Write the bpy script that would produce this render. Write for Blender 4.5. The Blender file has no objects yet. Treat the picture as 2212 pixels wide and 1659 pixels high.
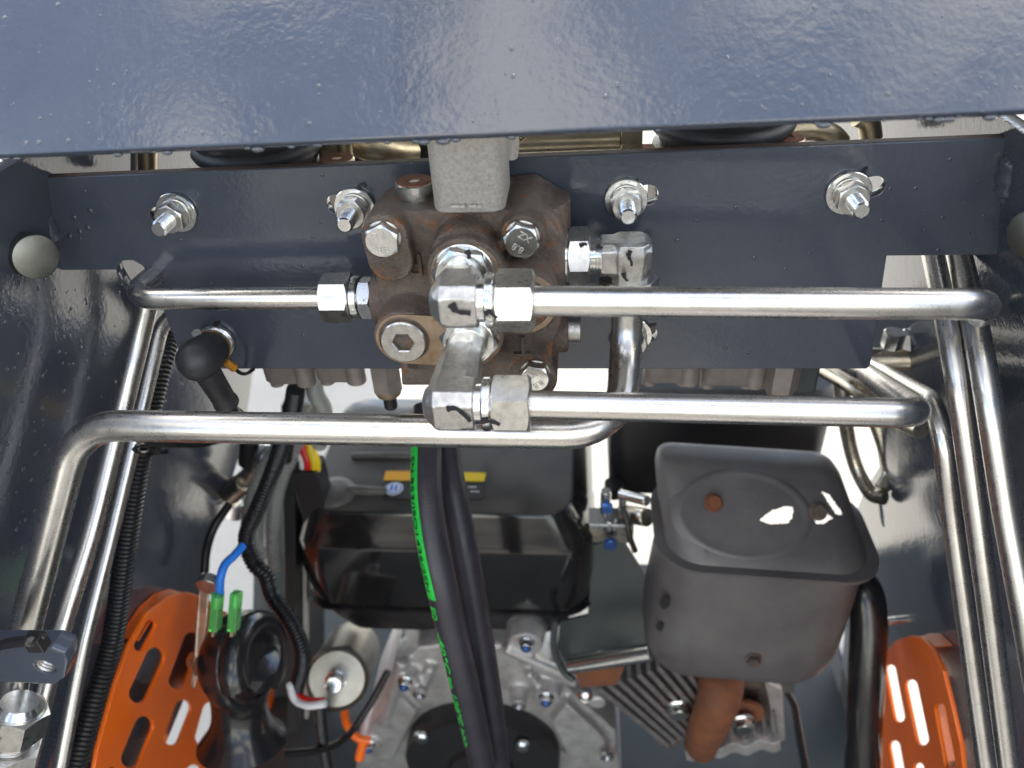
import bpy, bmesh, math, random
from mathutils import Vector as V, Matrix
from mathutils.geometry import tessellate_polygon
random.seed(7)
scene = bpy.context.scene
COL = scene.collection
R = math.radians

# ------------------------------------------------------------------ camera
PITCH, YAW, ROLL, DIST = R(35), R(-6), R(-3.3), 0.42
F, CU, CV = 1659.0, 1106.0, 829.5          # focal length and centre in units of a 2212 px wide picture
d_ = V((math.sin(YAW)*math.cos(PITCH), math.cos(YAW)*math.cos(PITCH), -math.sin(PITCH)))
r0 = V((math.cos(YAW), -math.sin(YAW), 0)); u0 = r0.cross(d_)
r_ = r0*math.cos(ROLL)+u0*math.sin(ROLL); u_ = -r0*math.sin(ROLL)+u0*math.cos(ROLL)
CAM = -DIST*d_
cam = bpy.data.cameras.new('camera'); camo = bpy.data.objects.new('camera', cam); COL.objects.link(camo)
camo.matrix_world = Matrix(((r_.x, u_.x, -d_.x, CAM.x), (r_.y, u_.y, -d_.y, CAM.y), (r_.z, u_.z, -d_.z, CAM.z), (0, 0, 0, 1)))
cam.sensor_width = 36; cam.lens = 36*F/2212; cam.clip_start = .01; cam.clip_end = 500
cam.dof.use_dof = True; cam.dof.focus_distance = .36; cam.dof.aperture_fstop = 9.5
scene.camera = camo

# ------------------------------------------------------------------ sky, sun, exposure
SUN_EL, SUN_AZ = R(57), R(10)              # azimuth from +Y towards +X
wd = bpy.data.worlds.new('World'); scene.world = wd; wd.use_nodes = True
nt = wd.node_tree; bg = nt.nodes['Background']
sky = nt.nodes.new('ShaderNodeTexSky'); sky.sky_type = 'NISHITA'; sky.sun_disc = False
sky.sun_elevation = SUN_EL; sky.sun_rotation = SUN_AZ; sky.air_density = 1.0; sky.dust_density = .8; sky.ozone_density = 1.0
# broken cloud over the whole sky
tcw = nt.nodes.new('ShaderNodeTexCoord'); nz = nt.nodes.new('ShaderNodeTexNoise'); nz.inputs['Scale'].default_value = 3.6; nz.inputs['Detail'].default_value = 7; nz.inputs['Roughness'].default_value = .55
mpw = nt.nodes.new('ShaderNodeMapping'); mpw.inputs['Location'].default_value = (3.1, 1.7, .4); nt.links.new(tcw.outputs['Generated'], mpw.inputs[0])
nt.links.new(mpw.outputs[0], nz.inputs['Vector']); rgw = nt.nodes.new('ShaderNodeMapRange'); rgw.inputs['From Min'].default_value = .495; rgw.inputs['From Max'].default_value = .545; rgw.inputs['To Max'].default_value = .9
nt.links.new(nz.outputs['Fac'], rgw.inputs['Value']); mxw = nt.nodes.new('ShaderNodeMix'); mxw.data_type = 'RGBA'
nt.links.new(rgw.outputs[0], mxw.inputs[0]); nt.links.new(sky.outputs[0], mxw.inputs[6]); mxw.inputs[7].default_value = (10.0, 9.4, 8.2, 1)
nt.links.new(mxw.outputs[2], bg.inputs[0]); bg.inputs[1].default_value = .15
sl = bpy.data.lights.new('sun', 'SUN'); sl.energy = 2.2; sl.angle = R(.6); sl.color = (1, .94, .84)
so = bpy.data.objects.new('sun', sl); COL.objects.link(so)
sdir = V((math.sin(SUN_AZ)*math.cos(SUN_EL), math.cos(SUN_AZ)*math.cos(SUN_EL), math.sin(SUN_EL)))
so.rotation_euler = sdir.to_track_quat('Z', 'Y').to_euler(); so.location = sdir*5
vs = scene.view_settings; vs.view_transform = 'Standard'; vs.look = 'None'; vs.gamma = 1; vs.use_curve_mapping = False
vs.exposure = 1.55

# ------------------------------------------------------------------ placing helpers: picture direction -> point at a known depth
def ray(u, v): return d_ + r_*((u-CU)/F) - u_*((v-CV)/F)
def W(u, v, Y):
    q = ray(u, v); return CAM + q*((Y-CAM.y)/q.y)
def WX(u, v, X):
    q = ray(u, v); return CAM + q*((X-CAM.x)/q.x)
def WZ(u, v, Z):
    q = ray(u, v); return CAM + q*((Z-CAM.z)/q.z)
def mpp(u, v, Y):                           # metres per picture unit at that point
    q = ray(u, v); return ((Y-CAM.y)/q.y)/F
X_, Y_, Z_ = V((1, 0, 0)), V((0, 1, 0)), V((0, 0, 1))

# ------------------------------------------------------------------ materials
MATS = {}
def nn(nt, t, **k):
    n = nt.nodes.new(t)
    for a, b in k.items(): setattr(n, a, b)
    return n
def mat(name, col, rough=.5, metal=0., coat=0., bump=None, vary=None, rvary=None, spec=.5, trans=0., bump2=None, aniso=0, spots=None):
    """bump=(scale,strength,dist); vary=(scale,colour2,lo,hi); rvary=(scale,amount); spots=(scale,colour,lo,hi)"""
    m = bpy.data.materials.new(name); m.use_nodes = True; t = m.node_tree; L = t.links
    b = t.nodes['Principled BSDF']
    b.inputs['Base Color'].default_value = (*col, 1); b.inputs['Roughness'].default_value = rough
    b.inputs['Metallic'].default_value = metal; b.inputs['Coat Weight'].default_value = coat
    b.inputs['Coat Roughness'].default_value = .08
    b.inputs['Specular IOR Level'].default_value = spec; b.inputs['Transmission Weight'].default_value = trans
    if aniso: b.inputs['Anisotropic'].default_value = aniso
    tc = nn(t, 'ShaderNodeTexCoord'); src = tc.outputs['Object']
    def noise(sc, det=4, rg=.55):
        n = nn(t, 'ShaderNodeTexNoise'); n.inputs['Scale'].default_value = sc; n.inputs['Detail'].default_value = det
        n.inputs['Roughness'].default_value = rg; L.new(src, n.inputs['Vector']); return n.outputs['Fac']
    def ramp(f, lo, hi):
        r = nn(t, 'ShaderNodeMapRange'); r.inputs['From Min'].default_value = lo; r.inputs['From Max'].default_value = hi
        L.new(f, r.inputs['Value']); return r.outputs[0]
    cs = None
    for sp in (vary, spots):
        if not sp: continue
        mx = nn(t, 'ShaderNodeMix', data_type='RGBA')
        L.new(ramp(noise(sp[0], 6, .62), sp[2], sp[3]), mx.inputs[0])
        if cs: L.new(cs, mx.inputs[6])
        else: mx.inputs[6].default_value = (*col, 1)
        mx.inputs[7].default_value = (*sp[1], 1); cs = mx.outputs[2]
    if cs: L.new(cs, b.inputs['Base Color'])
    if rvary:
        a = nn(t, 'ShaderNodeMapRange'); a.inputs['From Min'].default_value = .3; a.inputs['From Max'].default_value = .7
        a.inputs['To Min'].default_value = rough-rvary[1]; a.inputs['To Max'].default_value = rough+rvary[1]
        L.new(noise(rvary[0]), a.inputs['Value']); L.new(a.outputs[0], b.inputs['Roughness'])
    nrm = None
    for bp in (bump, bump2):
        if not bp: continue
        bn = nn(t, 'ShaderNodeBump'); bn.inputs['Strength'].default_value = bp[1]; bn.inputs['Distance'].default_value = bp[2]
        L.new(noise(bp[0], 3), bn.inputs['Height'])
        if nrm: L.new(nrm, bn.inputs['Normal'])
        nrm = bn.outputs[0]
    if nrm:
        L.new(nrm, b.inputs['Normal'])
    MATS[name] = m; return m
mat('paint', (.058, .068, .092), .10, coat=.25, bump=(420, .30, .0004), bump2=(140, .24, .0008), vary=(30, (.066, .076, .100), .35, .7), rvary=(25, .05), spots=(1100, (.22, .21, .20), .69, .76))
mat('paint_edge', (.05, .032, .024), .55, bump=(900, .4, .0004))
mat('zinc', (.71, .69, .66), .285, 1, bump=(900, .08, .0002), vary=(60, (.64, .61, .57), .42, .75), rvary=(150, .05), spots=(300, (.46, .42, .37), .64, .80))
mat('zinc_far', (.62, .58, .50), .32, 1, vary=(90, (.42, .36, .27), .4, .75), rvary=(200, .09))
mat('zinc_gold', (.58, .49, .34), .36, 1, vary=(60, (.40, .31, .19), .4, .75), rvary=(200, .09))
mat('fitting', (.64, .63, .60), .31, 1, bump=(1500, .22, .0002), vary=(250, (.46, .44, .41), .4, .75), rvary=(300, .07))
mat('forged', (.60, .59, .57), .38, 1, bump=(1400, .6, .0004), vary=(300, (.42, .40, .38), .4, .7), rvary=(300, .08))
mat('bright', (.80, .81, .80), .20, 1, bump=(1200, .15, .0002), vary=(300, (.62, .62, .60), .4, .75), rvary=(300, .06))
mat('castiron', (.090, .067, .055), .55, .30, bump=(1300, 1.0, .0013), bump2=(260, .4, .0012), vary=(45, (.215, .17, .14), .38, .62), spots=(150, (.27, .12, .050), .555, .67), rvary=(150, .1))
mat('machined', (.36, .28, .20), .48, .7, bump=(1500, .3, .0003), vary=(160, (.25, .17, .10), .35, .7), spots=(260, (.28, .12, .04), .6, .72))
mat('alu', (.50, .48, .45), .55, .45, bump=(1700, .8, .0006), vary=(700, (.36, .33, .30), .4, .72), spots=(1500, (.24, .19, .14), .66, .74))
mat('alu_case', (.58, .57, .56), .40, .55, bump=(900, .5, .0008), vary=(60, (.40, .38, .36), .35, .7), rvary=(80, .1))
mat('cast_grey', (.27, .235, .22), .55, .3, bump=(900, .5, .0006), vary=(120, (.20, .17, .155), .35, .7))
mat('rubber', (.022, .022, .025), .48, bump=(700, .3, .0004), vary=(90, (.040, .040, .044), .4, .75))
mat('hose', (.026, .025, .032), .40, bump=(900, .3, .0004), vary=(50, (.045, .040, .052), .35, .75), rvary=(60, .08))
mat('plastic', (.012, .012, .014), .22, coat=.2, bump=(250, .10, .0006), vary=(40, (.022, .020, .020), .4, .7), rvary=(90, .06))
mat('plastic_dull', (.016, .016, .018), .45, bump=(600, .2, .0005), rvary=(90, .06))
mat('conduit', (.014, .014, .016), .30, rvary=(120, .05))
mat('conduit_grey', (.30, .30, .28), .35, rvary=(120, .05))
mat('muffler', (.15, .142, .140), .48, .25, bump=(500, .35, .0005), vary=(22, (.11, .102, .105), .35, .68), rvary=(60, .08), spots=(120, (.24, .14, .09), .66, .76))
mat('rust', (.22, .075, .028), .75, bump=(500, .6, .0008), vary=(60, (.12, .05, .03), .35, .7))
mat('orange', (1.0, .175, .008), .30, bump=(300, .15, .0004), vary=(40, (.94, .15, .007), .4, .7))
mat('dustplastic', (.135, .128, .118), .55, bump=(500, .25, .0004), vary=(40, (.075, .070, .066), .35, .65))
mat('can', (.24, .235, .21), .36, 1, bump=(500, .15, .0004), vary=(60, (.30, .29, .26), .35, .7))
mat('fin', (.20, .185, .18), .45, .5, bump=(900, .4, .0005), vary=(120, (.30, .28, .27), .4, .7))
mat('dark', (.012, .011, .012), .5)
mat('pin_face', (.33, .335, .30), .40, 1, bump=(1500, .3, .0003), vary=(90, (.25, .255, .225), .35, .7))
mat('ink', (.010, .009, .013), .45)
mat('green', (.02, .55, .06), .4, vary=(200, (.05, .62, .10), .4, .7))
mat('green_clear', (.20, .85, .22), .12, trans=.75)
mat('blue', (.02, .20, .75), .35)
mat('bolt_blue', (.06, .15, .42), .35, .8)
mat('red', (.65, .02, .02), .35)
mat('yellow', (.85, .62, .02), .35)
mat('white', (.78, .78, .78), .4)
mat('orange_label', (.85, .42, .03), .45)
mat('wire_orange', (.75, .32, .03), .4)
mat('wire_black', (.012, .012, .013), .35)
mat('water', (.045, .054, .070), .03, coat=1.0)
mat('patchy_ground', (.060, .058, .056), .85, bump=(60, .4, .004), vary=(1.0, (.30, .28, .24), .49, .54), spots=(40, (.05, .05, .05), .6, .75))  # dark with pale patches, made up for what the plate reflects
mat('ground', (.47, .45, .40), .85, bump=(60, .4, .004), vary=(3, (.40, .38, .34), .3, .7), spots=(40, (.32, .31, .28), .6, .75))
mat('floor_paint', (.024, .033, .034), .50, bump=(200, .3, .001), vary=(12, (.036, .046, .046), .3, .7), rvary=(20, .1))
mat('shield', (.035, .045, .048), .35, bump=(200, .2, .001), vary=(18, (.055, .065, .066), .3, .7))

# ------------------------------------------------------------------ mesh helpers
def basis(a):
    a = a.normalized(); h = X_ if abs(a.x) < .8 else Z_
    x = a.cross(h).normalized(); y = a.cross(x); return x, y, a
class MB:
    def __init__(s): s.v = []; s.f = []
    def add(s, vs, fs):
        n = len(s.v); s.v += [tuple(p) for p in vs]; s.f += [tuple(i+n for i in f) for f in fs]; return s
    def rings(s, rings, cap0=True, cap1=True, closed=False):
        n = len(rings[0]); vs = [p for rg in rings for p in rg]; fs = []
        m = len(rings)
        for i in range(m if closed else m-1):
            a, b = i*n, ((i+1) % m)*n
            for k in range(n):
                l = (k+1) % n; fs.append((a+k, a+l, b+l, b+k))
        if cap0 and not closed: fs.append(tuple(range(n-1, -1, -1)))
        if cap1 and not closed: fs.append(tuple((m-1)*n+k for k in range(n)))
        return s.add(vs, fs)
    def lathe(s, p, a, prof, n=32, cap0=True, cap1=True):     # prof: (radius, distance along a)
        x, y, a = basis(a)
        return s.rings([[p+a*h+(x*math.cos(2*math.pi*k/n)+y*math.sin(2*math.pi*k/n))*max(r, 1e-5) for k in range(n)] for r, h in prof], cap0, cap1)
    def cyl(s, p0, p1, r, r2=None, n=32, ch=.0004):
        a = p1-p0; L = a.length; r2 = r if r2 is None else r2; c = min(ch, L*.3, r*.3)
        return s.lathe(p0, a, [(r-c, 0), (r, c), (r2, L-c), (r2-c, L)], n)
    def tube(s, pts, r, n=20, caps=True, rf=None):
        t = [(pts[min(i+1, len(pts)-1)]-pts[max(i-1, 0)]).normalized() for i in range(len(pts))]
        x = basis(t[0])[0]; rgs = []; q = t[0]
        for i, p in enumerate(pts):
            x = (x-t[i]*x.dot(t[i])).normalized(); y = t[i].cross(x)
            rr = rf(i) if rf else r
            rgs.append([p+(x*math.cos(2*math.pi*k/n)+y*math.sin(2*math.pi*k/n))*rr for k in range(n)])
        return s.rings(rgs, caps, caps)
    def box(s, c, hx, hy, hz):
        vs = [V(c)+hx*i+hy*j+hz*k for i in (-1, 1) for j in (-1, 1) for k in (-1, 1)]
        return s.add(vs, [(0, 1, 3, 2), (4, 6, 7, 5), (0, 4, 5, 1), (2, 3, 7, 6), (0, 2, 6, 4), (1, 5, 7, 3)])
    def prism(s, poly, ext):
        n = len(poly); vs = list(poly)+[p+ext for p in poly]
        fs = [(i, (i+1) % n, (i+1) % n+n, i+n) for i in range(n)]
        return s.add(vs, fs+[tuple(range(n-1, -1, -1)), tuple(range(n, 2*n))])
    def hexnut(s, p, a, af, h, bore=0, rot=0., ch0=True, ch1=True):    # af: half across flats
        x, y, a = basis(a); n = 36; rg = [[], [], [], []]
        for k in range(n):
            th = 2*math.pi*k/n+rot; hr = af/math.cos((th-rot) % (math.pi/3)-math.pi/6)
            dx = (x*math.cos(th)+y*math.sin(th)); z = (hr-af*.97)*.55
            rg[0].append(p+dx*(af*.97 if ch0 else hr)); rg[1].append(p+dx*hr+a*(z if ch0 else h*.02))
            rg[2].append(p+dx*hr+a*(h-(z if ch1 else h*.02))); rg[3].append(p+a*h+dx*(af*.97 if ch1 else hr))
        return s.rings(rg)
    def sphere(s, c, r, n=16, sx=V((1, 1, 1))):
        rgs = []
        for i in range(1, n//2):
            ph = math.pi*i/(n//2)
            rgs.append([V(c)+V((math.sin(ph)*math.cos(2*math.pi*k/n)*sx.x, math.sin(ph)*math.sin(2*math.pi*k/n)*sx.y, math.cos(ph)*sx.z))*r for k in range(n)])
        return s.rings(rgs)
    def mesh(s, name, sharp=35):
        me = bpy.data.meshes.new(name); me.from_pydata(s.v, [], s.f)
        bm = bmesh.new(); bm.from_mesh(me); bmesh.ops.recalc_face_normals(bm, faces=bm.faces); bm.to_mesh(me); bm.free()
        return finish(me, sharp)
    def build(s, name, m, parent=None, sharp=35, bevel=0): return link(name, s.mesh(name, sharp), m, parent, bevel)
def finish(me, sharp=35):
    if len(me.polygons): me.polygons.foreach_set('use_smooth', [True]*len(me.polygons))
    if sharp < 180: me.set_sharp_from_angle(angle=R(sharp))
    me.update(); return me
def link(name, me, m, parent=None, bevel=0):
    o = bpy.data.objects.new(name, me)
    if m:
        me.materials.clear(); me.materials.append(MATS[m])
    COL.objects.link(o)
    if parent: o.parent = parent; o.matrix_parent_inverse = wmat(parent).inverted()
    if bevel:
        b = o.modifiers.new('bevel', 'BEVEL'); b.width = bevel; b.segments = 2; b.limit_method = 'ANGLE'; b.angle_limit = R(40); b.harden_normals = True
    return o
def wmat(o):
    m = o.matrix_basis.copy()
    if o.parent: m = wmat(o.parent) @ o.matrix_parent_inverse @ m
    return m
def tag(o, label, cat, group=None, kind=None):
    if label: o['label'] = label
    if cat: o['category'] = cat
    if group: o['group'] = group
    if kind: o['kind'] = kind
    return o
def thing(name, loc, label, cat, group=None):
    o = bpy.data.objects.new(name, None); COL.objects.link(o); o.location = loc; o.empty_display_size = .01
    return tag(o, label, cat, group)
def copy_tree(o, parent=None):
    c = o.copy(); COL.objects.link(c)
    if parent: c.parent = parent
    for ch in list(o.children): copy_tree(ch, c)
    return c
def fillet(pts, rad, n=9):
    out = [pts[0]]
    for i in range(1, len(pts)-1):
        p, a, b = pts[i], (pts[i-1]-pts[i]), (pts[i+1]-pts[i]); la, lb = a.length, b.length; a.normalize(); b.normalize()
        r = rad[i-1] if isinstance(rad, (list, tuple)) else rad
        ang = a.angle(b)
        if ang > R(178): out.append(p); continue
        tl = min(r/math.tan(ang/2), la*.49, lb*.49); r = tl*math.tan(ang/2)
        c = p+(a+b).normalized()*(r/math.sin(ang/2)); s0 = p+a*tl-c; s1 = p+b*tl-c; tot = s0.angle(s1)
        for k in range(n+1):
            t = k/n; out.append(c+(s0*math.sin((1-t)*tot)+s1*math.sin(t*tot))/math.sin(tot))
    out.append(pts[-1]); return out
def smooth_path(pts, n=12):                  # Catmull-Rom
    P = [pts[0]*2-pts[1]]+list(pts)+[pts[-1]*2-pts[-2]]; out = []
    for i in range(1, len(P)-2):
        for k in range(n):
            t = k/n; a, b, c, e = P[i-1], P[i], P[i+1], P[i+2]
            out.append(.5*((2*b)+(c-a)*t+(2*a-5*b+4*c-e)*t*t+(3*b-a-3*c+e)*t**3))
    out.append(pts[-1]); return out
def resample(pts, step):
    L = [0]
    for a, b in zip(pts, pts[1:]): L.append(L[-1]+(b-a).length)
    n = max(2, int(L[-1]/step)); out = []; j = 0
    for k in range(n+1):
        s = L[-1]*k/n
        while j < len(L)-2 and L[j+1] < s: j += 1
        t = (s-L[j])/max(L[j+1]-L[j], 1e-9); out.append(pts[j].lerp(pts[j+1], min(1, t)))
    return out
def curve_mesh(loops, thick, bev=.0004, res=4):   # loops of 2D points -> filled sheet in XY, centred on Z; holes by nesting
    cu = bpy.data.curves.new('c', 'CURVE'); cu.dimensions = '2D'; cu.fill_mode = 'BOTH'
    cu.extrude = max(thick/2-bev, 1e-5); cu.bevel_depth = bev; cu.bevel_resolution = 1; cu.offset = -bev
    for lp in loops:
        sp = cu.splines.new('POLY'); sp.points.add(len(lp)-1)
        for q, p in zip(sp.points, lp): q.co = (p[0], p[1], 0, 1)
        sp.use_cyclic_u = True
    o = bpy.data.objects.new('c', cu); COL.objects.link(o)
    dg = bpy.context.evaluated_depsgraph_get(); dg.update()
    me = bpy.data.meshes.new_from_object(o.evaluated_get(dg)); bpy.data.objects.remove(o); bpy.data.curves.remove(cu)
    return me
def sheet(name, loops3, org, ex, ey, thick, m, parent=None, bev=.0004, sharp=30):
    """a sheet with holes: loops of 3D points on the plane org,ex,ey; its outer face lies on that plane, thickness goes behind (-ez)"""
    ez = ex.cross(ey)
    lp = [[((p-org).dot(ex), (p-org).dot(ey)) for p in l] for l in loops3]
    me = curve_mesh(lp, thick, bev)
    M = Matrix(((ex.x, ey.x, ez.x, 0), (ex.y, ey.y, ez.y, 0), (ex.z, ey.z, ez.z, 0), (0, 0, 0, 1)))
    me.transform(Matrix.Translation(org-ez*thick/2) @ M)
    return link(name, finish(me, sharp), m, parent)
def text_mesh(body, size, thick, bold=0.):
    cu = bpy.data.curves.new('t', 'FONT'); cu.body = body; cu.size = size; cu.extrude = thick/2; cu.align_x = 'CENTER'; cu.align_y = 'CENTER'; cu.resolution_u = 3; cu.offset = bold
    o = bpy.data.objects.new('t', cu); COL.objects.link(o); dg = bpy.context.evaluated_depsgraph_get(); dg.update()
    me = bpy.data.meshes.new_from_object(o.evaluated_get(dg)); bpy.data.objects.remove(o); bpy.data.curves.remove(cu); return me
def text(name, body, p, ex, ey, size, thick, m, parent):
    me = text_mesh(body, size, thick); ex = ex.normalized(); ez = ex.cross(ey).normalized(); ey = ez.cross(ex)
    me.transform(Matrix(((ex.x, ey.x, ez.x, p.x), (ex.y, ey.y, ez.y, p.y), (ex.z, ey.z, ez.z, p.z), (0, 0, 0, 1))))
    return link(name, me, m, parent)
def circ(c, r, n=24, ex=X_, ey=Z_): return [c+(ex*math.cos(2*math.pi*k/n)+ey*math.sin(2*math.pi*k/n))*r for k in range(n)]
def slot(a, b, r, n=10, ez=None):          # obround loop between two points in a plane
    t = (b-a).normalized(); ez = ez or Y_; s = ez.cross(t).normalized(); o = []
    for k in range(n+1):
        th = -math.pi/2+math.pi*k/n; o.append(b+(t*math.cos(th)+s*math.sin(th))*r)
    for k in range(n+1):
        th = math.pi/2+math.pi*k/n; o.append(a+(t*math.cos(th)+s*math.sin(th))*r)
    return o
def remesh(mb, name, vox, m, parent, smooth=6, fac=.5):
    me = bpy.data.meshes.new('tmp'); me.from_pydata(mb.v, [], mb.f)
    bm = bmesh.new(); bm.from_mesh(me); bmesh.ops.recalc_face_normals(bm, faces=bm.faces); bm.to_mesh(me); bm.free()
    o = bpy.data.objects.new('tmp', me); COL.objects.link(o)
    a = o.modifiers.new('r', 'REMESH'); a.mode = 'VOXEL'; a.voxel_size = vox
    s = o.modifiers.new('s', 'SMOOTH'); s.iterations = smooth; s.factor = fac
    dg = bpy.context.evaluated_depsgraph_get(); dg.update()
    res = bpy.data.meshes.new_from_object(o.evaluated_get(dg)); bpy.data.objects.remove(o)
    res.name = name
    return link(name, finish(res, 180), m, parent)
def rrect(cx, cy, hx, hy, r, z, n=6):
    o = []; r = min(r, hx*.98, hy*.98)
    for sx, sy, t0 in ((1, 1, 0), (-1, 1, 90), (-1, -1, 180), (1, -1, 270)):
        for k in range(n+1):
            th = R(t0+90*k/n); o.append(V((cx+sx*(hx-r)+r*math.cos(th), cy+sy*(hy-r)+r*math.sin(th), z)))
    return o
def loft(mb, secs, n=6, cap0=True, cap1=True, closed=False): return mb.rings([rrect(*s, n=n) for s in secs], cap0, cap1, closed)
def corrugated(mb, pts, r, pitch, depth, n=16):
    q = resample(pts, pitch/4)
    return mb.tube(q, r, n, rf=lambda i: r-(depth if i % 4 in (0,) else (0 if i % 4 == 2 else depth*.25)))

def dust_on_top(m, col, lo=.80, hi=.97):     # settled dust: lies only on faces that look up
    t = m.node_tree; b = t.nodes['Principled BSDF']; L = t.links
    ge = nn(t, 'ShaderNodeNewGeometry'); sx = nn(t, 'ShaderNodeSeparateXYZ'); L.new(ge.outputs['Normal'], sx.inputs[0])
    mr = nn(t, 'ShaderNodeMapRange'); mr.inputs['From Min'].default_value = lo; mr.inputs['From Max'].default_value = hi; L.new(sx.outputs[2], mr.inputs['Value'])
    nz_ = nn(t, 'ShaderNodeTexNoise'); nz_.inputs['Scale'].default_value = 28; nz_.inputs['Detail'].default_value = 8
    tc = nn(t, 'ShaderNodeTexCoord'); L.new(tc.outputs['Object'], nz_.inputs['Vector'])
    m2 = nn(t, 'ShaderNodeMapRange'); m2.inputs['From Min'].default_value = .3; m2.inputs['From Max'].default_value = .62; m2.inputs['To Min'].default_value = .45; L.new(nz_.outputs['Fac'], m2.inputs['Value'])
    mu = nn(t, 'ShaderNodeMath', operation='MULTIPLY'); L.new(mr.outputs[0], mu.inputs[0]); L.new(m2.outputs[0], mu.inputs[1])
    mx = nn(t, 'ShaderNodeMix', data_type='RGBA'); L.new(mu.outputs[0], mx.inputs[0]); mx.inputs[7].default_value = (*col, 1)
    src = b.inputs['Base Color'].links[0].from_socket if b.inputs['Base Color'].links else None
    if src: L.new(src, mx.inputs[6])
    L.new(mx.outputs[2], b.inputs['Base Color'])
    rr = nn(t, 'ShaderNodeMix'); L.new(mu.outputs[0], rr.inputs[0]); rr.inputs[2].default_value = b.inputs['Roughness'].default_value; rr.inputs[3].default_value = .6
    L.new(rr.outputs[0], b.inputs['Roughness'])
mat('tank', (.011, .011, .012), .12, coat=.6, bump=(250, .10, .0006), vary=(40, (.018, .017, .017), .4, .7))
dust_on_top(MATS['tank'], (.080, .074, .067))

# ================================================================== the setting
GZ, FZ = -1.0, -.80
g = MB(); g.add([V((-60, -60, GZ)), V((60, -60, GZ)), V((60, 60, GZ)), V((-60, 60, GZ))], [(0, 1, 2, 3)])
tag(g.build('ground', 'ground'), 'pale sunlit concrete ground seen through the gaps of the machine', None, kind='structure')

g = MB(); g.add([V((-60, -60, GZ+.004)), V((60, -60, GZ+.004)), V((60, -.95, GZ+.004)), V((-60, -.95, GZ+.004))], [(0, 1, 2, 3)])  # unseen ground added behind the viewer to darken and mottle the plate reflections
tag(g.build('unseen_dark_ground', 'patchy_ground'), 'unseen dark patchy ground added on the viewer side for the plate reflections', None, kind='structure')
# chassis side plates (with the openings behind the orange guards) and floor plate; they flare out towards the floor
SLOPE = .24
class Wall:
    def __init__(s, x0, sgn):
        s.p = V((x0, 0, .05)); s.sgn = sgn
        s.n = V((-sgn, 0, -SLOPE)).normalized(); s.ez = s.n          # inward normal
        s.ey = V((-sgn*SLOPE, 0, 1)).normalized(); s.ex = s.ey.cross(s.ez)
    def at(s, u, v, off=0.):
        q = ray(u, v); p = s.p+s.n*off; return CAM+q*((p-CAM).dot(s.n)/q.dot(s.n))
    def yz(s, y, z, off=0.):
        return V((s.p.x-s.sgn*SLOPE*(z-s.p.z), y, z))+s.n*off
WL, WR = Wall(-.236, -1), Wall(.236, 1)
def side_plate(w, far, hole, extra, label):
    far3 = [w.at(u, v) for u, v in far]
    out = [w.yz(-.20, .135), w.yz(.16, .135)]+far3+[w.yz(far3[-1].y, FZ-.03), w.yz(-.45, FZ-.03), w.yz(-.42, -.25)]
    loops = [out]
    if hole: loops.append([w.at(u, v) for u, v in hole])
    loops += extra
    o = sheet('side_plate', loops, w.p, w.ex, w.ey, .006, 'paint', None, .0006)
    return tag(o, label, 'side plate', 'chassis side plates')
left_wall = side_plate(WL, [(560, 700), (536, 880), (524, 960), (482, 1100), (438, 1240), (440, 1300), (640, 1420), (640, 1700)],
                       [(402, 1500), (470, 1480), (560, 1560), (560, 1690), (330, 1690), (345, 1640)], [],
                       'glossy slate grey side plate on the left behind the three steel tubes')
right_wall = side_plate(WR, [(1700, 300), (1858, 700), (1885, 900), (1900, 1010), (1868, 1060), (1840, 1130), (1832, 1240), (1820, 1420), (1800, 1700)],
                        [(1906, 1425), (1960, 1415), (2012, 1470), (2030, 1600), (2040, 1700), (1890, 1700)],
                        [slot(WR.at(1903, 1095), WR.at(1906, 1125), .006, ez=WR.ez)],
                        'dark slate side plate on the right behind the long tubes')
f = MB(); f.box(V((0, .05, FZ-.004)), X_*.42, Y_*.54, Z_*.004)
tag(f.build('floor_plate', 'floor_paint', None, 35, .001), 'dark painted floor plate under the engine', 'floor plate', kind='structure')

# ================================================================== mounting plate
BOLTS = [(384, 457), (768, 447), (1352, 429), (1831, 415)]
def P0(u, v): return W(u, v, 0)
outline = [(58, 386), (600, 364), (1106, 342), (1650, 319), (2190, 297), (2178, 400), (2192, 551), (1916, 553), (1880, 790), (1872, 797), (406, 797), (398, 790), (333, 618)]
outl3 = [P0(*q) for q in outline]
nc = P0(287, 592); nr = 34*mpp(287, 592, 0)
for a in (-35, 0, 35, 70, 110, 150, 180, 205): outl3.append(nc+(X_*math.cos(R(a))+Z_*math.sin(R(a)))*nr)
outl3 += [P0(*q) for q in ((250, 583), (136, 584), (92, 480))]
SL = [((345, 467), (384, 457)), ((726, 441), (768, 447)), ((1352, 429), (1400, 421)), ((1831, 415), (1888, 403)), ((1150, 440), (1194, 430)), ((1372, 724), (1400, 722)), ((440, 738), (472, 735))]
loops = [outl3]
for a, b in SL: loops.append(slot(P0(*a), P0(*b), .0047))
plate = sheet('mounting_plate', loops, V((0, 0, 0)), X_, Z_, .006, 'paint', None, .0005)
tag(plate, 'wide slate painted steel plate with slots carrying the brown valve block', 'plate')
# bare rusty sheared top edge
q = [P0(58, 386), P0(600, 364), P0(1106, 342), P0(1650, 319), P0(2190, 297)]
e = MB()
e.rings([[p+V((0, .0008, .0002)), p+V((0, .0052, .0002)), p+V((0, .0052, -.001)), p+V((0, .0008, -.001))] for p in q])
e.build('top_edge', 'paint_edge', plate)
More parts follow.
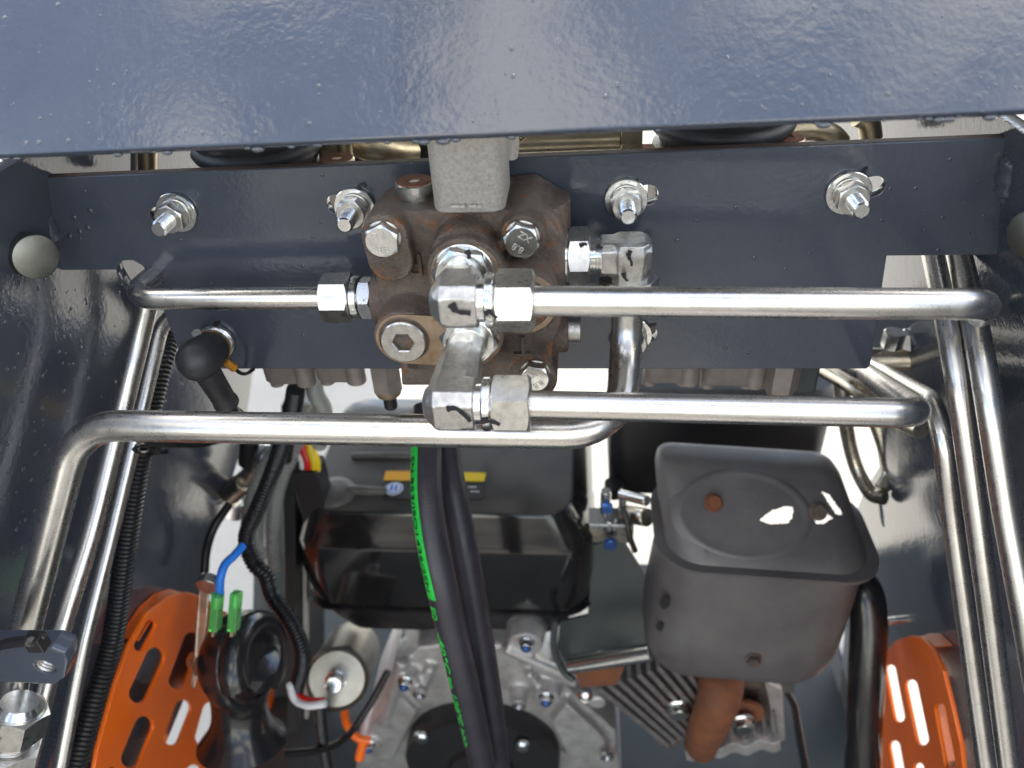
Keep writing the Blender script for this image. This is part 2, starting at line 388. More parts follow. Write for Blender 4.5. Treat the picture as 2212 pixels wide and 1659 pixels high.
# paint marks beside the bolts
def stroke(name, pts, w, m, parent, nrm=-Y_, lift=.0003, thick=.0003):
    p = smooth_path([q+nrm*lift for q in pts], 6); lf, rt = [], []
    for i in range(len(p)):
        t = (p[min(i+1, len(p)-1)]-p[max(i-1, 0)]).normalized(); s = t.cross(nrm).normalized()
        ww = w*(.55+.45*math.sin(math.pi*min(1, (i+2)/(len(p)*.6))))*(1+.2*math.sin(i*1.7)); lf.append(p[i]+s*ww/2); rt.append(p[i]-s*ww/2)
    mb = MB(); mb.prism(lf+rt[::-1], nrm*thick); return mb.build(name, m, parent)
for pts in ([(386, 436), (392, 424), (398, 424)], [(777, 418), (775, 404), (786, 396), (790, 404)], [(1378, 398), (1376, 386)], [(1862, 378), (1868, 364), (1874, 362)], [(1398, 712), (1404, 703), (1418, 700)], [(464, 702), (470, 695), (476, 696)]):
    stroke('paint_mark', [P0(*q) for q in pts], .0022, 'ink', plate)

# studs with washer, spring washer and nut
def make_stud(name, label, group, wr=.0100):
    t = thing(name, (0, 0, 0), label, 'bolt', group)
    m = MB(); m.lathe(V((0, -.0004, 0)), -Y_, [(.0045, 0), (wr-.0003, 0), (wr, .0003), (wr, .0015), (wr-.0003, .0018), (.0045, .0018)], 40); m.build('washer', 'bright', t)
    m = MB(); m.lathe(V((0, -.0022, 0)), -Y_, [(.0045, 0), (.0071, 0), (.0073, .0003), (.0073, .0018), (.0070, .0021), (.0045, .0021)], 32); m.build('spring_washer', 'fitting', t)
    m = MB(); m.hexnut(V((0, -.0043, 0)), -Y_, .0065, .0065); m.build('nut', 'fitting', t, 20)
    prof = [(.0030, 0)]; z = 0.0
    while z < .0095: prof += [(.0040, z), (.0040, z+.0003), (.00345, z+.00065), (.00345, z+.0008)]; z += .00105
    prof += [(.0037, z), (.0030, z+.0006)]
    m = MB(); m.lathe(V((0, -.0107, 0)), -Y_, prof, 24); m.build('threaded_end', 'bright', t, 25)
    return t
labels = ['zinc stud and nut on the plate above the left bent tube', 'zinc stud and nut on the plate just left of the valve block',
          'zinc stud and nut on the plate above the right elbow fitting', 'zinc stud and nut at the right end of the plate']
stud0 = make_stud('plate_bolt', labels[0], 'bolts holding the valves to the plate')
for i, (u, v) in enumerate(BOLTS):
    o = stud0 if i == 0 else copy_tree(stud0)
    o['label'] = labels[i]; o.location = P0(u, v); o.rotation_euler = (0, R(17*i+8), 0)
o = copy_tree(stud0); o['label'] = 'zinc bolt half hidden behind the vertical steel tube'; o.location = P0(1366, 722); o.rotation_euler = (0, R(40), 0)

# welds at both ends of the plate
def weld(pts, r, label, seed):
    rnd = random.Random(seed); p = resample(smooth_path(pts, 10), .0012); mb = MB()
    ph = [rnd.random()*.25 for _ in p]
    mb.tube(p, r, 14, rf=lambda i: r*(.82+.22*abs(math.sin(i*.75+ph[i]))+.1*rnd.random()))
    o = mb.build('weld_bead', 'paint', None, 60); return tag(o, label, 'weld', 'welds at the plate ends')
weld([P0(66, 398)+V((0, -.001, 0)), P0(84, 440)+V((0, -.002, 0)), P0(108, 492)+V((0, -.001, 0)), P0(118, 512)], .0048, 'rippled painted weld at the left end of the plate', 1)
weld([P0(2206, 318), P0(2188, 350)+V((0, -.003, 0)), P0(2178, 388)+V((0, -.002, 0)), P0(2186, 415)], .0060, 'thick rippled painted weld at the right end of the plate', 2)

# round pin heads at both sides
def pin(u, v, Y, rpx, label, ax):
    p = W(u, v, Y); r = rpx*mpp(u, v, Y); t = thing('pin', p, label, 'pin', 'round pins at the plate ends')
    m = MB(); m.lathe(p-ax*.0, ax, [(r-.0012, 0), (r-.0003, .0004), (r, .0014), (r, .0085), (r-.001, .0095)], 48); m.build('head', 'pin_face', t)
    m = MB(); m.cyl(p+ax*.0095, p+ax*.05, r*.75); m.build('shank', 'zinc_far', t)
pin(80, 556, -.032, 49, 'round zinc pin head at the left end of the plate', V((-.84, .53, -.05)).normalized())
pin(2222, 508, -.03, 52, 'round zinc pin head cut by the right edge of the picture', V((.84, .53, -.05)).normalized())

# ================================================================== cover panel above
YB = -.085
a, b = W(-260, 346.4, YB), W(2480, 226, YB)
lean = R(42); up = V((0, math.sin(lean), math.cos(lean)))
ex = (b-a).normalized(); ey = (up-ex*up.dot(ex)).normalized()
H = .34
panel = sheet('cover_panel', [[a, b, b+ey*H, a+ey*H]], a, ex, ey, .004, 'paint', None, .0007)
tag(panel, 'large slate painted cover panel across the top with water drops on its lower edge', 'panel')
top = MB(); c = (a+b)/2+ey*H
top.prism([V((x, y, c.z-.004)) for x, y in ((.69, c.y), (.69, c.y+1.44), (-.36, c.y+1.44), (-.36, c.y+2.3), (-.95, c.y+2.3), (-.95, c.y))], Z_*.004); top.build('unseen_shade_sheet', 'paint', panel)  # unseen sheet added overhead, shaped to shade the bay and the ground
# water drops: hanging from the edge, and lying on the panel and the plate
rnd = random.Random(5)
dm = MB(); dm.sphere(V((0, 0, 0)), 1, 12); dme = dm.mesh('drop', 180); dme.materials.append(MATS['water'])
drops = MB()
def blob(mb, p, nrm, r, flat=.4):
    x, y, z = basis(nrm); n = 10; rg = []
    for ph in (0.02, .5, 1.0, 1.57):
        rg.append([p+nrm*r*flat*math.cos(ph)+(x*math.cos(2*math.pi*k/n)+y*math.sin(2*math.pi*k/n))*r*math.sin(ph) for k in range(n)])
    mb.rings(rg)
pn = ex.cross(ey)
for i in range(34):
    s = rnd.random()
    uu = rnd.choice([rnd.uniform(560, 1180), rnd.uniform(700, 1130), rnd.uniform(2020, 2200), rnd.uniform(0, 2212)])
    s = (uu+260)/2740; p = a.lerp(b, s)-pn*.002
    r = rnd.uniform(.0009, .0026)
    drops.rings([[p+V((math.cos(2*math.pi*k/12)*r*math.sin(ph), math.sin(2*math.pi*k/12)*r*.6*math.sin(ph), -r*.75*(1-math.cos(ph))/2*1.3+.0002)) for k in range(12)] for ph in (.4, 1.0, 1.57, 2.1, 2.7)])
for i in range(240):
    s = rnd.random(); h = (rnd.random()**1.8)*.12
    blob(drops, a.lerp(b, s)+ey*(.004+h), pn, rnd.choice([.0003, .0004, .0005, .0006, .0009]), .25)
o = drops.build('water_drops', 'water', panel, 180); o['kind'] = 'stuff'
drops = MB()
for i in range(150):
    u, v = rnd.uniform(120, 2150), rnd.uniform(330, 780)
    if 780 < u < 1420 or (v > 545 and not 400 < u < 1870): continue
    if any(abs(u-x) < 60 and abs(v-y) < 50 for x, y in BOLTS+[(1366, 722), (470, 733)]): continue
    if v < 395-(u-58)*.0417: continue
    blob(drops, P0(u, v), -Y_, rnd.choice([.0004, .0005, .0007, .0010]), .35)
for u, v in ((160, 470), (195, 455), (190, 492), (150, 510), (172, 500)): blob(drops, P0(u, v), -Y_, .0016, .4)
o = drops.build('water_drops', 'water', plate, 180); o['kind'] = 'stuff'
drops = MB()
for i in range(260):
    u, v = rnd.uniform(0, 420), rnd.uniform(600, 1300)
    p = WL.at(u, v)
    if -.3 < p.y < .25: blob(drops, p, WL.n, rnd.choice([.0005, .0007, .0009, .0013]), .4)
o = drops.build('water_drops', 'water', left_wall, 180); o['kind'] = 'stuff'

# ================================================================== valve block
vb = thing('valve_block', P0(1010, 640), 'rusty brown cast iron valve block bolted to the middle of the plate', 'valve')
def PX(u, v, Y): return W(u, v, Y)
def bossY(mb, u, v, rpx, y0, y1, taper=1.0, n=40):        # boss along Y whose front rim is given in the picture
    p = W(u, v, y1); r = rpx*mpp(u, v, y1); mb.lathe(V((p.x, y0, p.z)), -Y_, [(r*taper, 0), (r, y0-y1)], n); return p, r
b = MB()
def slab(pts, y0, y1): b.prism([V((W(u, v, y1).x, y0, W(u, v, y1).z)) for u, v in pts], V((0, y1-y0, 0)))
slab([(822, 470), (838, 452), (900, 455), (1085, 452), (1180, 462), (1205, 500), (1212, 560), (1212, 700), (1195, 740), (1190, 832), (868, 834), (862, 760), (822, 660), (812, 600), (816, 540)], -.001, -.041)
slab([(1100, 470), (1105, 440), (1150, 436), (1205, 470), (1215, 500), (1215, 620), (1100, 620)], -.001, -.036)
# round hump at the upper right back, running upright
p = W(1150, 470, -.020); b.cyl(V((p.x, -.019, p.z-.03)), V((p.x, -.019, p.z+.009)), .017)
p = W(896, 470, -.022); b.cyl(V((p.x, -.022, p.z-.02)), V((p.x, -.022, p.z+.0105)), .0155)
bossY(b, 1005, 592, 84, -.02, -.0595); bossY(b, 1003, 560, 74, -.02, -.054)
bossY(b, 1128, 655, 82, -.02, -.055)
P1, R1 = bossY(b, 873, 733, 67, -.02, -.060)
P2, R2 = bossY(b, 1015, 733, 72, -.02, -.0575)
slab([(868, 668), (1000, 690), (1020, 800), (880, 800)], -.02, -.055)
slab([(960, 560), (1060, 560), (1060, 760), (960, 760)], -.02, -.054)
slab([(1060, 610), (1150, 580), (1180, 720), (1060, 730)], -.02, -.049)
# ears under the bolts
b.prism([V((q.x, -.02, q.z)) for q in slot(W(829, 512, -.050), W(842, 566, -.050), .0098)], V((0, -.030, 0)))
bossY(b, 1130, 512, 50, -.02, -.0505); bossY(b, 1152, 822, 52, -.01, -.043)
# side ports
pr = W(1222, 553, -.028); b.cyl(pr-X_*.03, pr, .0145); pl_ = W(810, 643, -.028); b.cyl(pl_+X_*.03, pl_, .0125)
ps = W(1228, 712, -.022); b.cyl(ps-X_*.03, ps, .011)
body = remesh(b, 'body', .0009, 'castiron', vb, 7, .5)
# machined port faces
def face(u, v, rpx, y, ri, n=48):
    p = W(u, v, y); r = rpx*mpp(u, v, y); m = MB()
    m.rings([[p+(X_*math.cos(2*math.pi*k/n)+Z_*math.sin(2*math.pi*k/n))*q+Y_*dy for k in range(n)] for q, dy in ((r, .0006), (r-.0003, 0), (ri, 0), (ri, .0012))], False, False); m.build('machined_face', 'machined', vb)
face(1005, 594, 76, -.0600, .009); face(1130, 657, 74, -.0555, .012); face(1016, 736, 66, -.0580, .009)
m = MB(); c0 = W(873, 734, -.0604)
fl = slot(W(873, 734, -.0604), W(940, 738, -.0604), 62*mpp(873, 734, -.0604), 16)
sheet('machined_face', [fl, circ(c0, .0112)], V((0, -.0604, 0)), X_, Z_, .001, 'machined', vb, .0002)
# large socket plug
pg = thing('socket_plug', c0, 'round steel plug with hexagon socket in the lower left of the valve block', 'plug')
m = MB(); cc = c0-Y_*.0004; ro = 50*mpp(873, 734, -.0604)
n = 48
def hexr(af, th): return af/math.cos(th % (math.pi/3)-math.pi/6)
rgs = []
for q, dy in ((ro, .004), (ro, -.0018), (ro-.0006, -.0024)): rgs.append([cc+(X_*math.cos(2*math.pi*k/n)+Z_*math.sin(2*math.pi*k/n))*q+Y_*dy for k in range(n)])
for sc, dy in ((1.12, -.0024), (1.0, -.0019), (1.0, .005)): rgs.append([cc+(X_*math.cos(2*math.pi*k/n)+Z_*math.sin(2*math.pi*k/n))*hexr(.0041, 2*math.pi*k/n)*sc+Y_*dy for k in range(n)])
m.rings(rgs); m.build('plug_body', 'fitting', pg, 30)
# top plug
pt = W(899, 424, -.024); tp = thing('top_plug', pt, 'short round plug with rusty top on the upper left of the valve block', 'plug')
rt = .0082; m = MB(); m.lathe(pt-Z_*.003, Z_, [(rt, 0), (rt, .0095), (rt-.0005, .0100)], 40); m.build('collar', 'fitting', tp)
m = MB(); ct = pt+Z_*.0072; rg = [[ct+(X_*math.cos(2*math.pi*k/n)+Y_*math.sin(2*math.pi*k/n))*q+Z_*dz for k in range(n)] for q, dz in ((rt-.0004, -.0004), (rt-.0006, .0002))]
rg += [[ct+(X_*math.cos(2*math.pi*k/n)+Y_*math.sin(2*math.pi*k/n))*hexr(.0026, 2*math.pi*k/n)+Z_*dz for k in range(n)] for dz in (.0002, -.004)]
m.rings(rg, False, True); m.build('rusty_top', 'rust', tp, 30)
# small plug at the right side
m = MB(); m.cyl(ps-X_*.001, ps+X_*.006, .0062); o = m.build('side_plug', 'forged'); tag(o, 'small round plug on the right flank of the valve block', 'plug')
# cast letters, upside down
text('port_letter', 'P', W(898, 566, -.0410), -X_, -Z_, .0150, .0044, 'castiron', vb)
text('port_letter', 'T', W(1130, 742, -.0410), -X_, -Z_, .0150, .0044, 'castiron', vb)
# aluminium tower on top
tw = thing('actuator_housing', W(1010, 445, -.048), 'light grey cast aluminium housing standing on top of the valve block', 'housing')
pA, pB = W(934, 445, -.046), W(1090, 445, -.046)
m = MB(); cx = (pA.x+pB.x)/2; hx = (pB.x-pA.x)/2; z0 = pA.z-.003
loft(m, [(cx, -.0285, hx*.985, .0175, .006, z0), (cx, -.0285, hx, .018, .006, z0+.0008), (cx-.0008, -.0285, hx*1.02, .0185, .006, z0+.10)], 8); m.build('tower', 'alu', tw, 50)
m = MB(); loft(m, [(cx+.004, -.010, hx*.98, .009, .003, z0+.012), (cx+.004, -.010, hx*.98, .009, .003, z0+.10)], 5); m.build('rear_lug', 'alu', tw, 50)
m = MB(); 
for i, (uu, w) in enumerate(((985, 18), (1000, 10), (1022, 16), (1036, 8))): m.box(W(uu, 447, -.047)+Z_*.0006, X_*w*.0001, Y_*.0012, Z_*.0006)
o = m.build('casting_burr', 'alu', tw)
# bolts with marked heads
def head_bolt(u, v, Y, rot, label, af=.0066):
    p = W(u, v, Y); t = thing('hex_bolt', p, label, 'bolt', 'hexagon bolts of the valve block')
    m = MB(); m.hexnut(p, -Y_, af, .0055, rot=rot, ch0=False); m.build('head', 'bright', t, 20)
    m = MB(); m.lathe(p+Y_*.001, -Y_, [(.0072, 0), (.0072, .0012), (.0068, .0014)], 32); m.build('washer_face', 'forged', t)
    a = rot+.25; ex2 = -(X_*math.cos(a)+Z_*math.sin(a)); ey2 = -(Z_*math.cos(a)-X_*math.sin(a)); f0 = p-Y_*.0056
    text('grade_mark', '8.8', f0-ey2*-.0029, ex2, ey2, .0042, .0003, 'forged', t); text('maker_mark', 'XZ', f0-ey2*.0030, ex2, ey2, .0042, .0003, 'forged', t)
head_bolt(829, 512, -.0505, R(8)-.25, 'hexagon bolt stamped 8.8 on the upper left ear of the valve block')
head_bolt(1128, 512, -.0510, R(-32)-.25, 'hexagon bolt stamped 8.8 on the upper right ear of the valve block')
head_bolt(1156, 806, -.0436, R(20), 'hexagon bolt at the lower right of the valve block under the steel tube')

# ================================================================== fittings and tubes
def lock_base(t, u, v, Y, af, h, rot, axis=-Y_):
    p = W(u, v, Y); m = MB(); m.hexnut(p, axis, af, h, rot=rot); m.build('lock_nut', 'bright', t, 20); return p
def ringed(mb, p, a, r, L, n=5):           # thread or ringed collar
    pr = []; st = L/n
    for k in range(n): pr += [(r, k*st+.0001), (r, k*st+st*.55), (r*.92, k*st+st*.7), (r*.92, k*st+st*.9)]
    mb.lathe(p, a, pr, 32)
def elbow(name, label, u, v, Y0, Yc, uv_end, rb, dark=False):
    """fitting that comes out of a port towards the viewer and turns right; returns the end point of its right arm"""
    p = W(u, v, Y0); t = thing(name, p, label, 'elbow fitting', 'elbow fittings of the valve block')
    m = MB(); m.lathe(p+Y_*.001, -Y_, [(.0125, 0), (.0125, .0020), (.0120, .0024)], 36); m.build('seal_ring', 'bright', t)
    m = MB(); m.hexnut(p-Y_*.0015, -Y_, .0112, .0055, rot=.35); m.build('lock_nut', 'bright', t, 20)
    m = MB(); ringed(m, p-Y_*.007, -Y_, .0085, .0040, 3); m.build('thread', 'bright', t, 25)
    return t, p
# upper elbow
UY, LY = -.086, -.098
def block_elbow(t, p, Yc, uc, vc, arm_u, half, m_, tipx):
    c = W(uc, vc, Yc)                      # axis crossing
    b2 = MB(); n = 8
    # leg along Y, octagonal forged section, narrowing a little to the port
    def oct(cn, ax, ay, h, ch): return [cn+ax*sx+ay*sy for sx, sy in ((h, ch), (ch, h), (-ch, h), (-h, ch), (-h, -ch), (-ch, -h), (ch, -h), (h, -ch))]
    k = .55
    y_start = p.y-.010
    s0 = V((p.x*.35+c.x*.65, y_start, p.z*.35+c.z*.65))
    b2.rings([oct(s0, X_, Z_, half*.86, half*.5), oct(V((c.x, Yc+half, c.z)), X_, Z_, half, half*k), oct(V((c.x, Yc-half*.55, c.z)), X_, Z_, half, half*k), oct(V((c.x, Yc-half, c.z)), X_, Z_, half*.62, half*.40)])
    e = W(arm_u, vc, Yc); e = V((e.x, Yc, c.z))
    b2.rings([oct(V((c.x-half-tipx, Yc, c.z)), Y_, Z_, half*.5, half*.3), oct(V((c.x-half*.55-tipx*.4, Yc, c.z)), Y_, Z_, half, half*k), oct(e, Y_, Z_, half*.98, half*k)])
    o = remesh(b2, 'elbow_body', .0005, m_, t, 2, .5)
    return c, e
t, p = elbow('elbow_fitting', 'upper zinc elbow fitting on the valve block front turning right', 1003, 586, -.0605, UY, None, .0)
c, e = block_elbow(t, p, UY, 988, 650, 1034, .0092, 'forged', .001)
m = MB(); m.lathe(e-X_*.001, X_, [(.0082, 0), (.0082, .0035), (.0074, .0040), (.0074, .008)], 32); m.build('neck', 'bright', t)
up_end = e
stroke('paint_mark', [V((e.x-.009, UY-.0092, e.z+.004)), V((e.x-.007, UY-.0094, e.z+.001)), V((e.x-.002, UY-.0094, e.z))], .0030, 'ink', t)
stroke('paint_mark', [W(1008, 540, -.0676), W(1014, 550, -.0676), W(1012, 558, -.0676)], .0026, 'ink', t)
t, p = elbow('elbow_fitting', 'lower long zinc elbow fitting on the valve block front turning right', 1016, 722, -.0585, LY, None, .0)
c, e = block_elbow(t, p, LY, 976, 872, 1028, .0096, 'forged', .0015)
m = MB(); m.lathe(e-X_*.001, X_, [(.0082, 0), (.0082, .0035), (.0074, .0040), (.0074, .008)], 32); m.build('neck', 'bright', t)
lo_end = e
stroke('paint_mark', [V((e.x-.010, LY-.0097, e.z+.005)), V((e.x-.006, LY-.0098, e.z+.005)), V((e.x-.001, LY-.0098, e.z-.001))], .0026, 'ink', t)

def tube_thing(name, label, pts, rad, r, m='zinc', group='bent steel hydraulic tubes', n=24, step=None):
    p = fillet(pts, rad); t = thing(name, pts[0], label, 'tube', group)
    # split long runs so that vertices stay even
    mb = MB(); mb.tube(p, r, n); mb.build('pipe', m, t, 60); return t
def flare_nut(t, p, a, af, h, rot=0., collar=True, mark=None):
    """union nut on a tube end; p is the face towards the fitting, a points along the tube away from it"""
    m = MB()
    if collar: m.lathe(p-a*.0005, a, [(af*.98, 0), (af*1.02, .0006), (af*1.02, .0030), (af*.96, .0036)], 36)
    if collar: m.build('nut_collar', 'bright', t)
    m = MB(); m.hexnut(p+a*.0034, a, af, h, rot=rot, ch0=True); m.build('union_nut', 'fitting', t, 20)
# upper right tube
rT = .0058
e = up_end; n0 = e+X_*.0035
pe = W(2120, 672, UY); pe = V((pe.x, UY, (pe.z+e.z)/2))
t = tube_thing('hydraulic_tube', 'upper of the two bright steel tubes running right from the valve block', [n0+X_*.002, V((pe.x, UY, pe.z)), W(2117, 676, UY+.035), W(2112, 676, UY+.08)], .016, rT)
flare_nut(t, n0, X_, .0105, .0145, .15)
stroke('paint_mark', [n0+V((.000, -.0112, .001)), n0+V((.002, -.0114, .0015)), n0+V((.0045, -.0110, -.001))], .0022, 'ink', t)
# lower right tube
e = lo_end; n0 = e+X_*.0035
pe = W(1985, 900, LY)
pe = V((pe.x, LY, e.z*.3+pe.z*.7))
t = tube_thing('hydraulic_tube', 'lower of the two bright steel tubes running right from the valve block', [n0+X_*.002, pe, W(1872, 806, .05), W(1800, 770, .14)], .015, rT)
flare_nut(t, n0, X_, .0108, .0150, .32)
stroke('paint_mark', [n0+V((.000, -.0112, .000)), n0+V((.003, -.0114, .0005)), n0+V((.007, -.0112, -.0015))], .0024, 'ink', t)
# left tube
LYt = -.028; pn0 = W(808, 643, LYt)
t0 = thing('straight_fitting', pn0, 'zinc straight fitting in the left port of the valve block', 'fitting')
m = MB(); m.hexnut(pn0, -X_, .0088, .0062, rot=.2); m.build('hexagon', 'bright', t0, 20)
m = MB(); ringed(m, pn0-X_*.006, -X_, .0078, .0065, 2); m.build('neck', 'bright', t0, 25)
stroke('paint_mark', [W(790, 648, LYt-.0082), W(778, 662, LYt-.0082), W(764, 664, LYt-.0082)], .0020, 'ink', t0)
n0 = W(768, 643, LYt); n0 = V((n0.x, LYt, pn0.z))
c1 = W(270, 643, LYt); c1 = V((c1.x, LYt, pn0.z))
t = tube_thing('hydraulic_tube', 'short steel tube left of the valve block bending back through the plate notch', [n0, c1, V((c1.x+.001, .03, c1.z-.003)), V((c1.x+.002, .055, c1.z-.06))], .0165, .0053)
flare_nut(t, n0+X_*.002, -X_, .0103, .0140, .0, collar=True)
# right port fitting and elbow
RY = -.028; q0 = pr
t = thing('elbow_fitting', q0, 'zinc elbow fitting in the right port of the valve block turning down', 'elbow fitting', 'elbow fittings of the valve block')
m = MB(); m.lathe(q0-X_*.001, X_, [(.0120, 0), (.0120, .0018), (.0115, .0022)], 36); m.build('seal_ring', 'bright', t)
m = MB(); m.hexnut(q0+X_*.001, X_, .0112, .0098, rot=.1); m.build('hexagon', 'fitting', t, 20)
m = MB(); ringed(m, q0+X_*.0105, X_, .0085, .0060, 4); m.build('thread', 'bright', t, 25)
c = W(1361, 556, RY); c = V((c.x, RY, q0.z))
b2 = MB(); hh = .0098
def oct(cn, ax, ay, h, ch): return [cn+ax*sx+ay*sy for sx, sy in ((h, ch), (ch, h), (-ch, h), (-h, ch), (-h, -ch), (-ch, -h), (ch, -h), (h, -ch))]
b2.rings([oct(q0+X_*.0155, Y_, Z_, .0080, .0050), oct(c+X_*.0065, Y_, Z_, .0080, .0050), oct(c+X_*.0092, Y_, Z_, .0062, .0040)])
b2.rings([oct(c-Z_*.0112, X_, Y_, .0080, .0048), oct(c+Z_*.0030, X_, Y_, .0090, .0056), oct(c+Z_*.0078, X_, Y_, .0080, .0050)])
remesh(b2, 'elbow_body', .0005, 'forged', t, 2, .5)
for pts in (((1252, 530), (1262, 526), (1268, 528)), ((1290, 528), (1296, 533), (1302, 534)), ((1362, 540), (1358, 552), (1364, 566), (1364, 574)), ((1346, 588), (1350, 600), (1356, 606))):
    stroke('paint_mark', [W(u, v, RY-.0104 if u > 1270 else RY-.0114) for u, v in pts], .0020, 'ink', t)
# long lower tube
rL = .0073
k0 = c-Z_*.0105
t = tube_thing('hydraulic_tube', 'long thick steel tube crossing below the valve block and bending down at the left',
    [k0, W(1352, 752, -.030), W(1338, 937, -.078), W(168, 918, -.078), W(62, 1330, -.118), W(24, 1500, -.134)], [.03, .030, .030, .2], rL)
m = MB(); m.hexnut(k0, -Z_, .0118, .0110, rot=.5); m.build('union_nut', 'fitting', t, 20)
m = MB(); pb = W(1352, 738, -.030); m.lathe(pb+Z_*.004, -Z_, [(.0076, 0), (.0083, .0015), (.0083, .003), (.0074, .0045)], 32); m.build('bead', 'zinc', t, 60)
# end fitting of that tube at the lower left
pe = W(40, 1530, -.146); ax = (W(24, 1500, -.142)-W(62, 1330, -.125)).normalized()
ft = thing('union_fitting', pe, 'zinc union nut and fitting at the bottom left corner', 'fitting')
m = MB(); m.hexnut(pe, ax, .0125, .015, rot=.2); m.build('union_nut', 'fitting', ft, 20)
m = MB(); m.lathe(pe-ax*.004, ax, [(.0085, 0), (.0110, .003), (.0110, .0045)], 32); m.build('nut_collar', 'bright', ft)
m = MB(); ringed(m, pe+ax*.015, ax, .0105, .006, 3); m.build('thread', 'bright', ft, 25)
m = MB(); m.hexnut(pe+ax*.021, ax, .013, .03, rot=.6); m.build('hexagon', 'forged', ft, 20)
stroke('paint_mark', [pe+ax*.003-u_*-.0+(-d_)*.0135, pe+ax*.008+(-d_)*.0135, pe+ax*.012+r_*.002+(-d_)*.0135], .002, 'ink', ft, nrm=-d_)
# two more tubes along the left wall
L_ = WL.at; R__ = WR.at
tB = tube_thing('hydraulic_tube', 'middle steel tube of the three running down the left side plate', [W(372, 470, .06), W(330, 610, .03), L_(300, 740, .026), L_(196, 1157, .026), L_(126, 1373, .026), L_(46, 1690, .026)], .2, .0056)
tC = tube_thing('hydraulic_tube', 'thin steel tube nearest the black conduit on the left side plate', [W(470, 560, .10), L_(347, 708, .020), L_(240, 1157, .018), L_(184, 1373, .018), L_(124, 1690, .018)], [.02, .2, .2], .0046)
# three tubes along the right wall
tube_thing('hydraulic_tube', 'middle of the three long steel tubes down the right side plate', [W(1985, 430, .06), W(2014, 540, .030), R__(2061, 772, .030), R__(2097, 1029, .030), R__(2137, 1322, .030), R__(2182, 1680, .030)], .25, .0052, 'zinc')
tube_thing('hydraulic_tube', 'outermost of the three long steel tubes down the right side plate', [W(2040, 430, .06), W(2070, 540, .030), R__(2122, 772, .022), R__(2172, 1102, .022), R__(2215, 1335, .022), R__(2262, 1600, .022)], .25, .0058, 'zinc')
tube_thing('hydraulic_tube', 'innermost of the three long steel tubes down the right side plate', [W(1800, 752, .16), W(1925, 812, .080), R__(2030, 875, .036), R__(2054, 1102, .036), R__(2095, 1395, .036), R__(2136, 1690, .036)], [.05, .022, .3, .3], .0050, 'zinc')

# ================================================================== engine
# fuel tank
TY = .17
tl, tr = W(612, 1180, TY), W(1288, 1182, TY); zf = W(950, 1316, TY).z; ztop = W(950, 1108, TY+.012).z
tcx = (tl.x+tr.x)/2; hw = (tr.x-tl.x)/2; hd = .105; tcy = TY+hd
tk = thing('fuel_tank', V((tcx, tcy, zf-.03)), 'black plastic fuel tank with dusty top between the hoses and the wiring', 'fuel tank')
m = MB(); H_ = ztop-zf
loft(m, [(tcx, tcy, hw*.985, hd, .035, zf+.002), (tcx, tcy, hw, hd*1.0, .035, zf+H_*.35), (tcx, tcy, hw*.99, hd*.99, .035, zf+H_*.66), (tcx, tcy, hw*.982, hd*.985, .035, zf+H_*.695), (tcx, tcy, hw*.968, hd*.972, .034, zf+H_*.725), (tcx, tcy, hw*.872, hd*.90, .030, zf+H_*.972), (tcx, tcy, hw*.858, hd*.888, .03, zf+H_*.992), (tcx, tcy, hw*.835, hd*.87, .028, zf+H_), (tcx, tcy, hw*.40, hd*.4, .02, zf+H_*1.003)], 10)
m.build('upper_shell', 'tank', tk, 80)
m = MB(); loft(m, [(tcx, tcy, hw*.985, hd*.985, .036, zf-.0035), (tcx, tcy, hw*1.015, hd*1.03, .038, zf-.003), (tcx, tcy, hw*1.015, hd*1.03, .038, zf+.0005), (tcx, tcy, hw*.99, hd*1.0, .036, zf+.001)], 8); m.build('seam_flange', 'plastic', tk, 40)
m = MB(); loft(m, [(tcx, tcy, hw*.60, hd*.8, .03, zf-.055), (tcx, tcy, hw*.80, hd*.93, .03, zf-.045), (tcx, tcy, hw*.90, hd*.97, .034, zf-.022), (tcx, tcy, hw*.96, hd*.98, .036, zf-.0038)], 8); m.build('lower_shell', 'plastic_dull', tk, 60)
zt = ztop+.0012
def TZ(u, v): return WZ(u, v, zt)
def quad(name, pts, m, parent, th=.0005):
    mb = MB(); mb.prism([p for p in pts], Z_*th); return mb.build(name, m, parent)
quad('warning_label', [TZ(828, 1078), TZ(1042, 1078), TZ(1050, 1022), TZ(838, 1020)], 'dark', tk)
zt += .0006
quad('label_bar', [TZ(828, 1038), TZ(930, 1039), TZ(934, 1019), TZ(834, 1018)], 'orange_label', tk)
quad('label_bar', [TZ(932, 1039), TZ(1046, 1040), TZ(1050, 1022), TZ(936, 1019.2)], 'yellow', tk)
ce = TZ(851, 1056); m = MB(); m.lathe(ce, Z_, [(.0092, 0), (.0092, .0006), (.009, .0007)], 32); em = m.build('round_emblem', 'white', tk)
m = MB(); m.lathe(ce+Z_*.0008, Z_, [(.0080, 0), (.0080, .0002)], 32); m.build('emblem_field', 'blue', em)
m = MB(); m.lathe(ce+Z_*.0011, Z_, [(.0068, 0), (.0068, .0002)], 32); m.build('emblem_disc', 'white', em)
for s_ in (-1, 1):
    m = MB(); m.box(ce+X_*s_*.0022+Z_*.0014, X_*.0013, Y_*.0042, Z_*.0002); m.build('emblem_bar', 'blue', em)
for i, (u, v, w) in enumerate(((1020, 1052, 14), (1026, 1062, 10), (952, 1058, 16), (955, 1068, 12))):
    p = TZ(u, v)
    for k in range(4):
        mb = MB(); mb.box(p+X_*(k-1.5)*.0022, X_*.0008, Y_*.0007, Z_*.0002); mb.build('print_mark', 'white', tk)
m = MB(); p = TZ(722, 1062); m.lathe(p, Z_, [(.022, -.002), (.020, .002), (.012, .004), (.004, .0045)], 32); m.build('boss', 'dustplastic', tk, 70)
